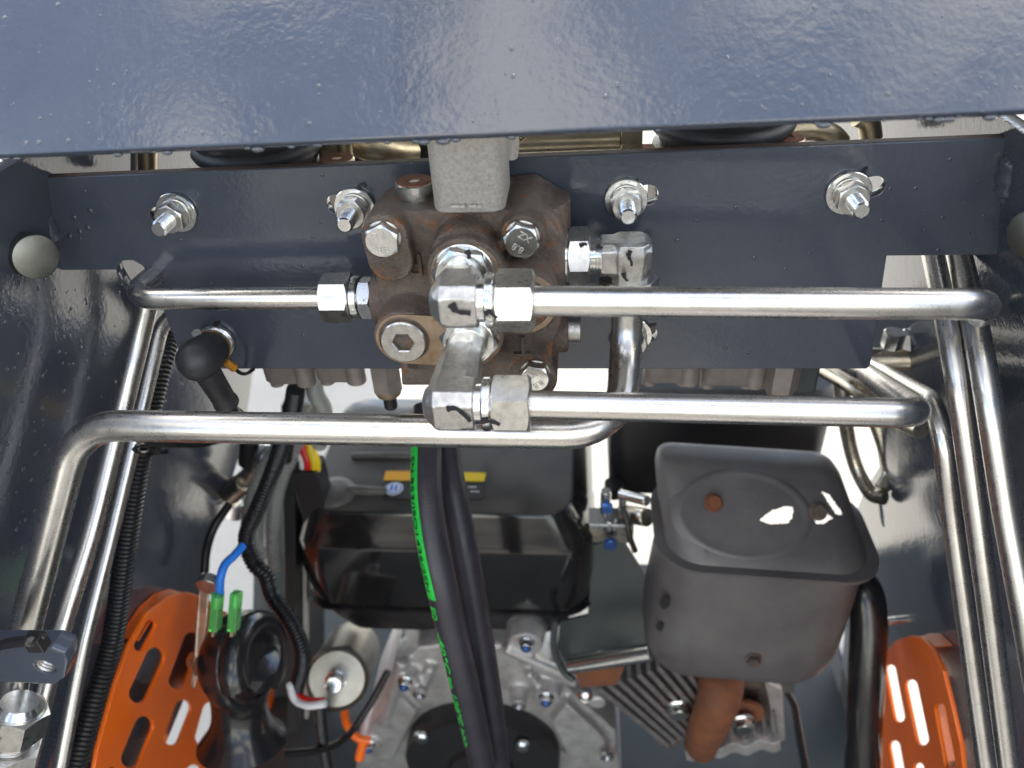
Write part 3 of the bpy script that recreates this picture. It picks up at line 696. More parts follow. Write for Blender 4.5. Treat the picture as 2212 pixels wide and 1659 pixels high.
m = MB(); m.cyl(TZ(752, 1060)+Z_*.001, TZ(835, 1063)+Z_*.001, .0055, .004); m.build('rib', 'dustplastic', tk, 70)
m = MB(); m.cyl(TZ(760, 985)+Z_*.0005, TZ(905, 985)+Z_*.0005, .0035); m.build('rib', 'dustplastic', tk, 70)

# muffler
MY = .085
ml, mr = W(1402, 1300, MY), W(1846, 1330, MY); mcx = (ml.x+mr.x)/2; mhx = (mr.x-ml.x)/2
zfl = W(1620, 1236, MY).z; zb = W(1620, 1475, MY+.004).z
mf = thing('muffler', V((mcx, MY+.06, zb)), 'square grey metal muffler with dished sloping top and rusty screws', 'muffler')
zmt = W(1580, 985, MY+.080).z
def msec(z, y0, y1, k, r): return (mcx-(1-k)*.004-max(0, z-zfl)*.34, (y0+y1)/2, mhx*k, (y1-y0)/2, r, z)
m = MB(); dz = zmt-zfl
loft(m, [msec(zfl, MY+.001, MY+.10, .985, .030), msec(zfl+dz*.10, MY+.003, MY+.10, .972, .032), msec(zfl+dz*.50, MY+.0316, MY+.10, .955, .030), msec(zfl+dz*.82, MY+.0545, MY+.098, .92, .021), msec(zfl+dz*.93, MY+.064, MY+.096, .88, .015), msec(zfl+dz*.985, MY+.070, MY+.092, .82, .010), msec(zfl+dz*1.0, MY+.076, MY+.088, .70, .005)], 10, False, True)
me_ = m.build('upper_shell', 'muffler', mf, 70)
m = MB(); dz2 = zfl-zb
loft(m, [msec(zb, MY+.03, MY+.08, .66, .02), msec(zb+dz2*.02, MY+.010, MY+.09, .84, .030), msec(zb+dz2*.08, MY-.002, MY+.095, .94, .036), msec(zb+dz2*.18, MY-.008, MY+.10, .995, .038), msec(zb+dz2*.34, MY-.010, MY+.10, 1.01, .036), msec(zb+dz2*.65, MY-.006, MY+.10, .995, .034), msec(zfl-.001, MY, MY+.10, .975, .032)], 10, True, False)
low_ = m.build('lower_shell', 'muffler', mf, 70)
m = MB(); loft(m, [msec(zfl-.0016, MY-.006, MY+.105, 1.085, .036), msec(zfl+.0016, MY-.006, MY+.105, 1.085, .036), msec(zfl+.0016, MY+.004, MY+.097, .95, .030), msec(zfl-.0016, MY+.004, MY+.097, .95, .030)], 10, closed=True)
flg_ = m.build('seam_flange', 'muffler', mf, 40)
# the dish in the sloping face: a shallow raised rim following the face
nf = V((0, -dz*.72, .0515)).normalized()      # outward normal of the sloping face
fc = V((mcx-.022, MY+.003+.0515*.62, zfl+dz*(.10+.72*.62))); fx = X_; fy = nf.cross(fx).normalized()*-1
if fy.z < 0: fy = -fy
m = MB(); n = 64; ra, rb = mhx*.62, (Y_*.0515+Z_*dz*.72).length*.54
m.rings([[fc+(fx*math.cos(2*math.pi*k/n)*ra+fy*math.sin(2*math.pi*k/n)*rb)*s_+nf*h for k in range(n)] for s_, h in ((1.14, -.0025), (1.04, .0006), (.99, .0011), (.95, .0009), (.88, .0004), (.6, .0004), (.02, .0004))], False, True)
dish_ = m.build('dish', 'muffler', mf, 80)
def screw(t, p, nrm, r, m1='rust', name='screw'):
    m = MB(); m.hexnut(p, nrm, r, r*.9, rot=random.random()); m.build(name, m1, t, 20)
    m = MB(); m.lathe(p-nrm*.001, nrm, [(r*1.5, 0), (r*1.5, .0014), (r*1.3, .0018)], 20); m.build(name+'_washer', m1, t)
def on_face(u, v):
    q = ray(u, v); return CAM+q*((fc-CAM).dot(nf)/q.dot(nf))
screw(mf, on_face(1504, 1092)+nf*.002, nf, .0052); screw(mf, on_face(1732, 1100)+nf*.002, nf, .0048, 'castiron')
screw(mf, W(1617, 1424, MY-.0105)-Y_*.000, V((0, -1, .1)).normalized(), .0050, 'castiron')
for u, v, a_, b_ in ((1416, 1308, .0045, .0085), (1414, 1360, .0045, .0055)):      # dark openings on the left edge
    m = MB(); p = W(u, v, MY+.004); k = 20
    m.rings([[p+X_*math.cos(2*math.pi*i/k)*a_*s_+Z_*math.sin(2*math.pi*i/k)*b_*s_-Y_*h for i in range(k)] for s_, h in ((1, 0), (.95, .0012))], True, True); m.build('vent_hole', 'dark', mf)

mf.rotation_euler = (0, R(4), 0)
# openings cut right through the upper shell, beside the right screw
HOLES = [[(1638, 1124), (1668, 1101), (1700, 1092), (1714, 1096), (1713, 1118), (1702, 1131), (1665, 1133)], [(1757, 1086), (1768, 1090), (1798, 1120), (1781, 1131), (1763, 1132), (1756, 1110)], [(1772, 1060), (1792, 1068), (1822, 1112), (1806, 1112), (1790, 1086)]]
def inside(u, v, poly):
    r = False; n = len(poly)
    for i in range(n):
        (x1, y1), (x2, y2) = poly[i], poly[i-1]
        if (y1 > v) != (y2 > v) and u < (x2-x1)*(v-y1)/(y2-y1)+x1: r = not r
    return r
Mrot = Matrix.Translation(mf.location) @ Matrix.Rotation(R(4), 4, 'Y') @ Matrix.Translation(-mf.location)
def pix(p):
    q = p-CAM; z = q.dot(d_); return CU+F*q.dot(r_)/z, CV-F*q.dot(u_)/z
for ob in (me_, dish_, low_, flg_):
    bm = bmesh.new(); bm.from_mesh(ob.data)
    for _ in range(7):
        big = [f for f in bm.faces if any(1600 < pix(Mrot @ v.co)[0] < 1850 and 1030 < pix(Mrot @ v.co)[1] < 1160 for v in f.verts) or f.calc_area() > .0008]
        es = [e for e in {e for f in big for e in f.edges} if e.calc_length() > .0022]
        if not es: break
        bmesh.ops.subdivide_edges(bm, edges=es, cuts=1, use_grid_fill=True)
        if len(bm.faces) > 60000: break
    kill = []
    for f in bm.faces:
        u, v = pix(Mrot @ f.calc_center_median())
        if any(inside(u, v, h) for h in HOLES): kill.append(f)
    bmesh.ops.delete(bm, geom=kill, context='FACES'); bm.to_mesh(ob.data); bm.free(); ob.data.update()
# black air box behind
AY = .26
a1, a2 = W(1318, 1000, AY), W(1782, 1000, AY); zb_ = W(1340, 1068, AY).z; zt_ = W(1340, 860, AY).z
ab = thing('air_box', V(((a1.x+a2.x)/2, AY+.05, zb_)), 'black square air filter box behind the muffler', 'air box')
m = MB(); cx = (a1.x+a2.x)/2; hx = (a2.x-a1.x)/2
loft(m, [(cx, AY+.06, hx*.98, .058, .018, zb_), (cx, AY+.06, hx, .06, .018, zb_+.006), (cx, AY+.06, hx, .06, .018, zt_), (cx, AY+.06, hx*.96, .056, .018, zt_+.008)], 6); m.build('box_shell', 'plastic_dull', ab, 50)
m = MB(); p = W(1326, 1055, AY-.004); m.cyl(p-Z_*.008, p+Z_*.008, .010); m.build('clip_boss', 'plastic_dull', ab)

# carburettor between tank and muffler
cb = thing('carburettor', W(1335, 1150, .20), 'small bright zinc carburettor linkage between fuel tank and muffler', 'carburettor')
def part(name, fn, m_, t, sharp=35, bevel=0):
    m = MB(); fn(m); return m.build(name, m_, t, sharp, bevel)
part('bracket', lambda m: m.box(W(1320, 1150, .2), X_*.022, Y_*.003, Z_*.012), 'zinc_far', cb, 35, .001)
part('plate', lambda m: m.box(W(1312, 1118, .2), X_*.018, Y_*.012, Z_*.002), 'bright', cb, 35, .0006)
for u, v, l, r_px in ((1308, 1085, .03, .0050), (1345, 1085, .022, .004), (1316, 1128, .012, .007)): part('stem', lambda m: m.cyl(W(u, v, .195)-Z_*l*.5, W(u, v, .195)+Z_*l*.5, r_px), 'bright', cb)
part('lever', lambda m: m.cyl(W(1342, 1068, .19), W(1398, 1082, .17), .0050), 'bright', cb)
part('lever', lambda m: m.cyl(W(1350, 1110, .19), W(1398, 1118, .17), .0085), 'zinc_far', cb)
part('spring', lambda m: m.tube([W(1345, 1095, .18)+Z_*0, W(1355, 1125, .17), W(1362, 1165, .165), W(1372, 1190, .165)], .0030, 10), 'plastic_dull', cb)
part('bolt', lambda m: m.hexnut(W(1318, 1170, .19), -Y_, .006, .006), 'bolt_blue', cb, 20)
part('bolt', lambda m: m.hexnut(W(1312, 1092, .19), -Y_, .005, .006), 'bolt_blue', cb, 20)

# dark shield plate between tank and muffler, with its bright tube
sh = thing('engine_shroud', W(1330, 1300, .15), 'dark sheet metal shroud between the fuel tank and the muffler', 'shroud')
ps_ = [W(1278, 1178, .20), W(1345, 1165, .20), W(1392, 1240, .17), W(1395, 1420, .15), W(1225, 1440, .15), W(1205, 1400, .15), W(1210, 1345, .165), W(1270, 1330, .18)]
mb = MB(); mb.prism(ps_, Y_*.004); mb.build('sheet', 'shield', sh, 35, .001)
mb = MB(); mb.tube(smooth_path([W(1200, 1340, .15), W(1196, 1400, .14), W(1218, 1450, .135), W(1240, 1470, .13)]), .0035, 10); mb.build('rim', 'shield', sh)
mb = MB(); mb.cyl(W(1232, 1436, .115), W(1408, 1408, .10), .0085); mb.build('spacer_tube', 'bright', sh)
mb = MB(); mb.prism([W(1240, 1450, .13), W(1350, 1440, .13), W(1330, 1480, .13), W(1255, 1485, .13)], Y_*.003); mb.build('red_tab', 'rust', sh)

# crankcase with cylinder
CYF = .155
en = thing('engine_block', W(1100, 1659, CYF), 'cast aluminium engine crankcase with finned cylinder at the bottom', 'engine')
c2 = MB()
def cpoly(pts, y0, y1): c2.prism([V((W(u, v, y1).x, y0, W(u, v, y1).z)) for u, v in pts], V((0, y1-y0, 0)))
cpoly([(830, 1500), (860, 1440), (900, 1400), (1000, 1388), (1130, 1400), (1190, 1440), (1240, 1500), (1330, 1580), (1345, 1720), (1000, 1800), (760, 1760), (770, 1640), (790, 1590)], .30, CYF)
cpoly([(860, 1385), (1200, 1385), (1250, 1480), (840, 1480)], .32, CYF+.03)
cpoly([(1225, 1520), (1300, 1590), (1325, 1650), (1240, 1660), (1190, 1560)], .3, CYF-.012)
cpoly([(800, 1560), (860, 1500), (900, 1540), (850, 1640), (780, 1660)], .3, CYF-.008)
for u, v, r, h in ((876, 1478, .014, .016), (1182, 1512, .014, .018), (905, 1500, .009, .02), (1120, 1525, .009, .02), (796, 1612, .013, .014), (1310, 1640, .010, .012), (1135, 1395, .018, .006), (1290, 1520, .010, .010)):
    p = W(u, v, CYF-h); c2.lathe(V((p.x, CYF+.03, p.z)), -Y_, [(r*1.3, 0), (r, .03+h)], 24)
for (u1, v1), (u2, v2), r in (((1215, 1525), (1290, 1600), .004), ((1150, 1435), (1245, 1475), .006), ((1210, 1560), (1280, 1562), .003), ((1225, 1600), (1310, 1590), .003), ((1215, 1625), (1300, 1600), .003), ((1140, 1452), (1180, 1500), .005), ((930, 1440), (905, 1500), .006), ((870, 1425), (830, 1560), .008), ((1090, 1400), (1230, 1460), .006), ((960, 1410), (1060, 1408), .006)):
    c2.cyl(W(u1, v1, CYF-.006), W(u2, v2, CYF-.006), r, n=12)
remesh(c2, 'crankcase', .0022, 'alu_case', en, 5, .5)
def blue_bolt(t, u, v, Y, r=.0066, m_='bright', capm='bolt_blue'):
    p = W(u, v, Y); m = MB(); m.lathe(p+Y_*.002, -Y_, [(r*1.45, 0), (r*1.45, .0022), (r*1.3, .003)], 24); b_ = m.build('flange_bolt', m_, t)
    m = MB(); m.hexnut(p-Y_*.001, -Y_, r, r*1.1, rot=random.random()); m.build('bolt_head', m_, b_, 20)
    m = MB(); m.lathe(p-Y_*(.001+r*1.1), -Y_, [(r*.75, 0), (r*.7, .002), (r*.4, .003)], 18); m.build('bolt_tip', capm, b_, 60)
for u, v, h in ((875, 1472, .017), (1180, 1506, .019), (797, 1608, .015), (1137, 1388, .008)): blue_bolt(en, u, v, CYF-h, .0058)
for u, v in ((907, 1497), (1121, 1520), (1311, 1632)):
    p = W(u, v, CYF-.021); m = MB(); m.lathe(p, -Y_, [(.0075, 0), (.0075, .003), (.0055, .0035), (.0055, .001), (.001, .001)], 20); m.build('dowel', 'bright', en, 30)
m = MB(); p = W(1264, 1500, CYF-.02); m.lathe(p, V((0, -.6, .8)), [(.005, 0), (.008, .004), (.008, .010), (.005, .012), (.005, .018), (.003, .02)], 20); m.build('grease_fitting', 'bright', en)
# black pump flange
fp = W(1040, 1662, .125); fr = 168*mpp(1040, 1662, .125)
m = MB(); m.lathe(V((fp.x, .16, fp.z)), -Y_, [(fr, 0), (fr, .028), (fr-.002, .032), (fr*.42, .033), (fr*.40, .040), (fr*.1, .042)], 64); fl_ = m.build('pump_flange', 'plastic_dull', en)
for u, v in ((910, 1592), (1128, 1610)):
    p = W(u, v, .122); m = MB(); m.lathe(p+Y_*.002, -Y_, [(.0085, 0), (.0085, .004), (.006, .0065), (.003, .0066)], 24); m.build('cap_screw', 'bright', fl_)
# finned cylinder, leaning to the right
import mathutils
def fin(quad_uv, Y0, th, yd, m_='alu_case'):
    pts = [W(u, v, Y0) for u, v in quad_uv]; mb = MB(); mb.prism(pts, Y_*yd); return mb.build('fin', m_, en, 35, .0006)
for k in range(9):
    t = k/8; ua, va = 1290+t*170, 1492-t*62; ub, vb_ = 1440+t*112, 1616-t*62
    fin([(ua, va), (ua+9, va-5), (ub+9, vb_-5), (ub, vb_)], .136, 0, .10, 'fin')
mb = MB(); mb.prism([W(u, v, .172) for u, v in ((1285, 1470), (1420, 1440), (1540, 1560), (1440, 1620))], Y_*.08); mb.build('cylinder_barrel', 'castiron', en)
for k in range(9):
    t = k/8; ua = 1478+t*190; va = 1560-t*20; ub = 1488+t*190; vb_ = 1634-t*18+8*math.sin(k*2.2)
    fin([(ua, va), (ua+7, va), (ub+7, vb_), (ub, vb_)], .145, 0, .07, 'fin')
mb = MB(); pts = []
top_, bot_ = [], []
for k in range(25):
    t = k/24; u = 1480+t*205; w = 5*math.sin(t*math.pi*7)
    top_.append(W(u, 1622-t*22+w, .138)); bot_.append(W(u+3, 1642-t*22+w, .138))
mb.prism(top_+bot_[::-1], Y_*.09); mb.build('head_edge', 'alu_case', en, 35, .0008)
mb = MB(); mb.prism([W(u, v, .165) for u, v in ((1470, 1450), (1660, 1440), (1685, 1500), (1690, 1610), (1480, 1640))], Y_*.07); mb.build('cylinder_head', 'castiron', en)
mb = MB(); mb.prism([W(u, v, .15) for u, v in ((1650, 1470), (1690, 1490), (1697, 1600), (1672, 1612), (1662, 1520))], Y_*.06); mb.build('head_side', 'alu_case', en, 35, .002)
# exhaust pipe
ep = thing('exhaust_pipe', W(1550, 1480, .12), 'rusty orange exhaust stub below the muffler', 'exhaust')
m = MB(); m.tube(smooth_path([W(1556, 1450, .15), W(1556, 1490, .125), W(1540, 1545, .118), W(1524, 1580, .12), W(1515, 1610, .14)], 8), .021, 24, rf=lambda i: .0235-.0055*min(1, i/30)); m.build('pipe', 'rust', ep, 70)
m = MB(); pf = slot(W(1470, 1520, .142), W(1610, 1545, .142), .020); m.prism(pf, Y_*.006); m.build('flange', 'rust', ep, 35, .001)
for u, v in ((1465, 1525), (1604, 1556)):
    p = W(u, v, .136); m = MB(); m.lathe(p, -Y_, [(.013, 0), (.013, .003), (.011, .0045)], 24); m.build('flange_nut', 'bright', ep)
    m = MB(); m.hexnut(p-Y_*.004, -Y_, .0082, .008); m.build('nut_hexagon', 'bright', ep, 20)
# dark tube between muffler and right guard
rp = thing('roll_tube', W(1865, 1659, .06), 'thick dark painted tube between the muffler and the right orange guard', 'tube')
m = MB(); m.tube(smooth_path([W(1800, 1215, .17), W(1858, 1262, .13), W(1876, 1330, .11), W(1872, 1450, .085), W(1866, 1560, .065), W(1862, 1690, .045)], 8), .0155, 28); m.build('pipe', 'plastic', rp, 70)
# black strut right of the cylinder
st = thing('support_strut', W(1740, 1600, .16), 'thin black strut right of the cylinder head', 'strut')
m = MB(); m.tube([W(1690, 1475, .17), W(1715, 1520, .165), W(1745, 1690, .14)], .0045, 12); m.build('rod', 'plastic', st)
m = MB(); m.box(W(1700, 1480, .165), X_*.008, Y_*.003, Z_*.010); m.build('tab', 'forged', st)

# start motor / filter canister
ca = thing('filter_canister', W(725, 1470, .12), 'zinc cylindrical canister with stub below the fuel tank', 'canister')
axc = (W(712, 1478, .085)-W(760, 1390, .19)).normalized(); pc = W(727, 1468, .10); rc = 66*mpp(727, 1468, .10)
m = MB(); m.lathe(pc-axc*.10, axc, [(rc, 0), (rc, .088), (rc*1.05, .092), (rc*1.05, .099), (rc*.97, .101), (rc*.9, .0985), (rc*.3, .0985)], 48); m.build('can', 'can', ca, 40)
m = MB(); m.lathe(pc-axc*.0015, axc, [(.0105, 0), (.0105, .006), (.0085, .007), (.0085, .017), (.0072, .0185)], 24); m.build('stub', 'bright', ca)

# hydraulic hoses with green print
def frames(pts):
    t = [(pts[min(i+1, len(pts)-1)]-pts[max(i-1, 0)]).normalized() for i in range(len(pts))]; return t
h1 = resample(smooth_path([W(925, 880, .075), W(921, 985, .045), W(922, 1075, .020), W(936, 1180, -.002), W(962, 1300, -.018), W(992, 1430, -.026), W(1022, 1560, -.026), W(1050, 1690, -.022)]), .0008)
h2 = resample(smooth_path([W(958, 860, .10), W(966, 985, .070), W(984, 1090, .045), W(1008, 1215, .026), W(1030, 1340, .012), W(1050, 1460, .004), W(1066, 1570, .002), W(1080, 1690, .004)]), .0008)
rh = .0102
hz = thing('hydraulic_hose', h1[-1], 'black rubber hose with green printed stripe in front of the fuel tank', 'hose', 'hydraulic hoses')
m = MB(); m.tube(h1, rh, 28, rf=lambda i: rh+.00009*math.sin(i*2.1)); m.build('hose_body', 'hose', hz, 80)
hz2 = thing('hydraulic_hose', h2[-1], 'plain black rubber hose right of the green striped hose', 'hose', 'hydraulic hoses')
m = MB(); m.tube(h2, rh*.98, 28, rf=lambda i: rh*.98+.00009*math.sin(i*2.1)); m.build('hose_body', 'hose', hz2, 80)
L1 = [0]
for a, b in zip(h1, h1[1:]): L1.append(L1[-1]+(b-a).length)
def along(v):          # arc length where the hose passes picture row v
    best = min(range(len(h1)), key=lambda i: abs(CV-F*((h1[i]-CAM).dot(u_)/(h1[i]-CAM).dot(d_))-v)); return L1[best]
def hose_pt(s, ang, lift):
    i = min(range(len(L1)), key=lambda k: abs(L1[k]-s)); i = max(1, min(len(h1)-2, i))
    t = (h1[i+1]-h1[i-1]).normalized(); p = h1[i]+t*(s-L1[i])
    fw = (CAM-p); fw = (fw-t*fw.dot(t)).normalized(); sd = fw.cross(t).normalized()
    if sd.dot(r_) > 0: sd = -sd          # sd points left in the picture
    return p+(fw*math.cos(ang)+sd*math.sin(ang))*(rh+lift)
BAND = R(60)
def hose_text(body, s0, s1, name, m_, size, lift=.0002):
    me = text_mesh(body, size, .0002, .00014 if m_ == 'green' else 0.); xs = [v.co.x for v in me.vertices]; x0, x1 = min(xs), max(xs)
    for v in me.vertices:
        s = s0+(v.co.x-x0)/(x1-x0)*(s1-s0); v.co = hose_pt(s, BAND+v.co.y/rh*-1, lift+(v.co.z > 0)*.0002)
    me.update(); return link(name, me, m_, hz)
sa, sb = along(970), along(1278)
def band(sa, sb, a0, a1, name, m_, lift, n=60):
    mb = MB(); rg = []
    for k in range(n+1):
        s = sa+(sb-sa)*k/n; rg.append([hose_pt(s, a0+(a1-a0)*j/6, lift) for j in range(7)]+[hose_pt(s, a1-(a1-a0)*j/6, -.0003) for j in range(7)])
    mb.rings(rg); return mb.build(name, m_, hz, 60)
band(sa, sb, R(34), R(88), 'green_stripe', 'green', .00015)
hose_text('EN 853/ISO1436/2SN', along(992), along(1262), 'printed_text', 'ink', .0054, .0003)
hose_text('EQ', along(1296), along(1322), 'printed_text', 'green', .0066)
hose_text('-40°C to 120°C >>>', along(1348), along(1592), 'printed_text', 'green', .0066)
band(along(1280), along(1690), R(84), R(90), 'mould_line', 'rust', .0001, 80)

# ================================================================== left side: conduit, horn, guard, wiring
def wire(name, label, pts, r, m, cat='wire', n=10, group=None, corr=None):
    p = smooth_path(pts, 10); mb = MB()
    if corr: corrugated(mb, p, r, corr, r*.16, 14)
    else: mb.tube(p, r, n)
    return tag(mb.build(name, m, None, 25 if corr else 60), label, cat, group)
wire('conduit', 'thick black corrugated conduit beside the steel tubes on the left', [W(440, 640, .10), L_(378, 700, .012), L_(345, 800, .012), L_(308, 960, .012), L_(275, 1157, .012), L_(245, 1373, .012), L_(204, 1520, .012), L_(150, 1700, .012)], .0074, 'conduit', 'conduit', corr=.0030)
wire('conduit', 'thin black conduit crossing behind the long tube on the left', [L_(300, 955, .018), W(370, 955, .05), W(430, 957, .10), W(470, 950, .14)], .0038, 'conduit', 'conduit', corr=.0022)
ct = thing('cable_tie', L_(318, 965, .016), 'black cable tie around the conduit below the long tube', 'cable tie')
part('strap', lambda m: m.tube([L_(296+30*math.cos(a*.628)*.0+14*math.cos(a*.628)+8, 970+9*math.sin(a*.628), .022) for a in range(11)], .0016, 8), 'plastic', ct)
part('lock', lambda m: m.box(L_(332, 970, .020), X_*.004, Y_*.003, Z_*.003), 'plastic', ct, 35, .0005)
part('tail', lambda m: m.box(L_(345, 976, .020), X_*.006, Y_*.001, Z_*.0012), 'plastic', ct)
# bracket tab at the lower left with cable tie
bt = thing('bracket_tab', W(75, 1440, -.15), 'slate painted steel tab with threaded hole at the lower left edge', 'bracket')
YT = -.152
cB = W(97, 1442, YT)
tab = [W(-60, 1400, YT), W(110, 1400, YT), W(140, 1412, YT), W(147, 1430, YT), W(140, 1465, YT), W(118, 1480, YT), W(-60, 1473, YT)]
ex3 = X_; ey3 = V((0, .35, .94)).normalized()
sheet('tab', [tab, circ(cB, .0042)], W(0, 1440, YT), X_, Z_, .010, 'paint', bt, .0012)
m = MB(); pr_ = []
for k in range(6): pr_ += [(.0042, k*.0014), (.0036, k*.0014+.0007)]
m.lathe(cB+Y_*.0008, Y_, pr_, 24, False, False); m.build('threaded_hole', 'forged', bt, 30)
ct = thing('cable_tie', W(80, 1380, YT), 'black cable tie above the slate tab at the lower left edge', 'cable tie')
part('strap', lambda m: m.tube(smooth_path([W(-20, 1402, YT-.003), W(15, 1390, YT-.006), W(60, 1385, YT-.008), W(84, 1388, YT-.006)]), .0022, 8), 'plastic', ct)
part('lock', lambda m: m.box(W(80, 1386, YT-.006), X_*.0035, Y_*.003, Z_*.004), 'plastic', ct, 35, .0006)
part('tail', lambda m: m.cyl(W(84, 1384, YT-.006), W(97, 1374, YT-.006), .0012), 'plastic', ct)

# orange guards over the openings of the side plates
def guard(w, off, out, slots, label, curl):
    t = thing('vent_guard', w.at(*out[0], off), label, 'guard', 'orange slotted guards')
    loops = [[w.at(u, v, off) for u, v in out]]
    for (a, b_, r) in slots: loops.append([w.at(q.x, q.y, off) for q in slot(V((*a, 0)), V((*b_, 0)), r, ez=Z_)])
    sheet('slotted_sheet', loops, w.p+w.n*off, w.ex, w.ey, .003, 'orange', t, .0004)
    rim = [w.at(u, v, off-.001) for u, v in curl]; mb = MB()
    mb.prism(rim+[p-w.n*.014 for p in rim[::-1]], w.n*.0001+V((0, 0, .0012))); mb.build('folded_rim', 'orange', t)
    return t
guard(WL, .016, [(185, 1780), (212, 1620), (250, 1480), (280, 1395), (318, 1325), (366, 1288), (402, 1280), (440, 1290), (500, 1330), (560, 1420), (606, 1520), (600, 1780)],
      [((302, 1395), (326, 1350), 12), ((300, 1498), (336, 1420), 21), ((384, 1470), (415, 1385), 19), ((283, 1638), (312, 1568), 21), ((372, 1592), (396, 1530), 18), ((440, 1592), (456, 1535), 18), ((474, 1700), (500, 1650), 18), ((398, 1720), (420, 1670), 18), ((520, 1590), (545, 1515), 18), ((232, 1715), (244, 1672), 15)],
      'orange slotted guard behind the black horn at the lower left', [(300, 1385), (340, 1320), (372, 1290), (402, 1280), (440, 1290)])
guard(WR, .016, [(1900, 1780), (1904, 1500), (1912, 1410), (1935, 1385), (1968, 1374), (1990, 1376), (2012, 1400), (2036, 1450), (2056, 1530), (2074, 1610), (2092, 1780)],
      [((1923, 1448), (1942, 1548), 12), ((1968, 1482), (1992, 1596), 14), ((1932, 1612), (1946, 1690), 12), ((1984, 1660), (1998, 1720), 12), ((2030, 1532), (2052, 1650), 12)],
      'orange slotted guard at the lower right beside the steel tubes', [(1912, 1410), (1935, 1385), (1968, 1374), (1990, 1376), (2012, 1400)])
# small threaded stud on the right plate
t = thing('stud', R__(1935, 1340), 'small threaded stud above the right orange guard', 'stud')
m = MB(); ringed(m, WR.at(1935, 1340), WR.n, .0038, .012, 5); m.build('thread', 'bright', t, 25)

# horn
HY = .02
hc = W(528, 1425, HY)
axh = (r_*.94-d_*.30+u_*.12).normalized()           # disc axis, pointing right and to the viewer
hn = thing('horn', hc, 'glossy black snail horn in front of the left orange guard', 'horn')
hm = mpp(528, 1425, HY); hr = 104*hm
m = MB(); m.lathe(hc-axh*85*hm, axh, [(hr*.30, 0), (hr*.55, 10*hm), (hr*.78, 30*hm), (hr*.84, 52*hm), (hr*.97, 56*hm), (hr*1.0, 64*hm), (hr*1.0, 96*hm), (hr*.95, 102*hm), (hr*.88, 104*hm), (hr*.86, 112*hm), (hr*.55, 116*hm), (hr*.1, 118*hm)], 64); m.build('body', 'plastic', hn, 40)
xh = (r_-axh*r_.dot(axh)).normalized(); yh = (u_-axh*u_.dot(axh)).normalized(); xh = yh.cross(axh)
pth = []
for k in range(13):
    a = R(-60+k*22); pth.append(hc+axh*30*hm+(xh*math.cos(a)+yh*math.sin(a))*hr*.74)
bell0, bell1 = W(530, 1500, HY-.012), W(521, 1622, HY-.020)
m = MB(); m.tube(smooth_path(pth, 5), .01, 20, rf=lambda i: hm*(20+12*i/60)); m.build('spiral_duct', 'plastic', hn, 70)
axb = (-u_*.97+d_*.22).normalized(); Lb = 150*hm; pb = W(524, 1602, HY-.020)-axb*Lb
m = MB(); m.lathe(pb, axb, [(62*hm, 0), (60*hm, Lb*.30), (61*hm, Lb*.50), (67*hm, Lb*.68), (80*hm, Lb*.83), (94*hm, Lb*.95), (99*hm, Lb), (97*hm, Lb*1.01), (80*hm, Lb*.9), (50*hm, Lb*.6)], 56); m.build('bell', 'plastic', hn, 60)
m = MB(); m.cyl(hc+axh*20*hm, pb+axb*Lb*.45, 58*hm, 50*hm); m.build('throat', 'plastic', hn, 60)
for rr in (.80, .62):
    m = MB(); m.lathe(hc+axh*29*hm, axh, [(hr*rr, 0), (hr*rr, 4*hm), (hr*(rr-.05), 5*hm), (hr*(rr-.06), 0)], 56, False, False); m.build('face_rib', 'plastic', hn, 40)
m = MB(); m.lathe(hc-axh*110*hm, axh, [(.012, 0), (.016, .003), (.016, .016), (.012, .02)], 24); m.build('mount_nut', 'rust', hn)
m = MB(); m.hexnut(hc-axh*140*hm, axh, .006, .012); m.build('bolt', 'zinc_gold', hn, 20)
# bracket strip up to the side plate
m = MB(); s0 = W(436, 1265, .05); s1 = W(424, 1490, .005)
m.prism([W(432, 1255, .05), W(452, 1255, .05), W(446, 1350, .03), W(436, 1420, .015), W(420, 1490, .003), W(412, 1480, .003), W(424, 1350, .03)], Y_*.003); m.build('bracket_strip', 'zinc_far', hn, 35, .0006)
m = MB(); m.hexnut(W(456, 1252, .045), -Y_, .008, .008); m.build('bracket_bolt', 'bright', hn, 20)
# terminals with clear green sleeves
for u, lab in ((468, 'left'), (508, 'right')):
    t = thing('wire_connector', W(u, 1370, .015), ('translucent green connector sleeve on the blue wire above the horn' if lab == 'left' else 'translucent green connector sleeve without blue wire above the horn'), 'connector', 'green connector sleeves')
    pu, pd_ = W(u+3, 1278, .02), W(u-4, 1362, .005); ax = (pd_-pu).normalized()
    m = MB(); xx, yy, zz = basis(ax); hl = (pd_-pu).length/2
    m.box((pu+pd_)/2, xx*.0048, yy*.0036, ax*hl); m.build('sleeve', 'green_clear', t, 35, .0015)
    m = MB(); m.box((pu+pd_)/2+ax*hl*.55, xx*.003, yy*.001, ax*hl*.7); m.build('terminal', 'zinc_gold', t)
wire('wire', 'blue wire running up from the green connector', [W(474, 1285, .02), W(476, 1250, .022), W(486, 1220, .03), W(506, 1200, .04), W(525, 1178, .05)], .0032, 'blue')
wire('wire', 'black wire arching beside the light gap at the left', [W(442, 1235, .10), W(446, 1190, .11), W(462, 1140, .12), W(496, 1088, .14)], .0038, 'wire_black')
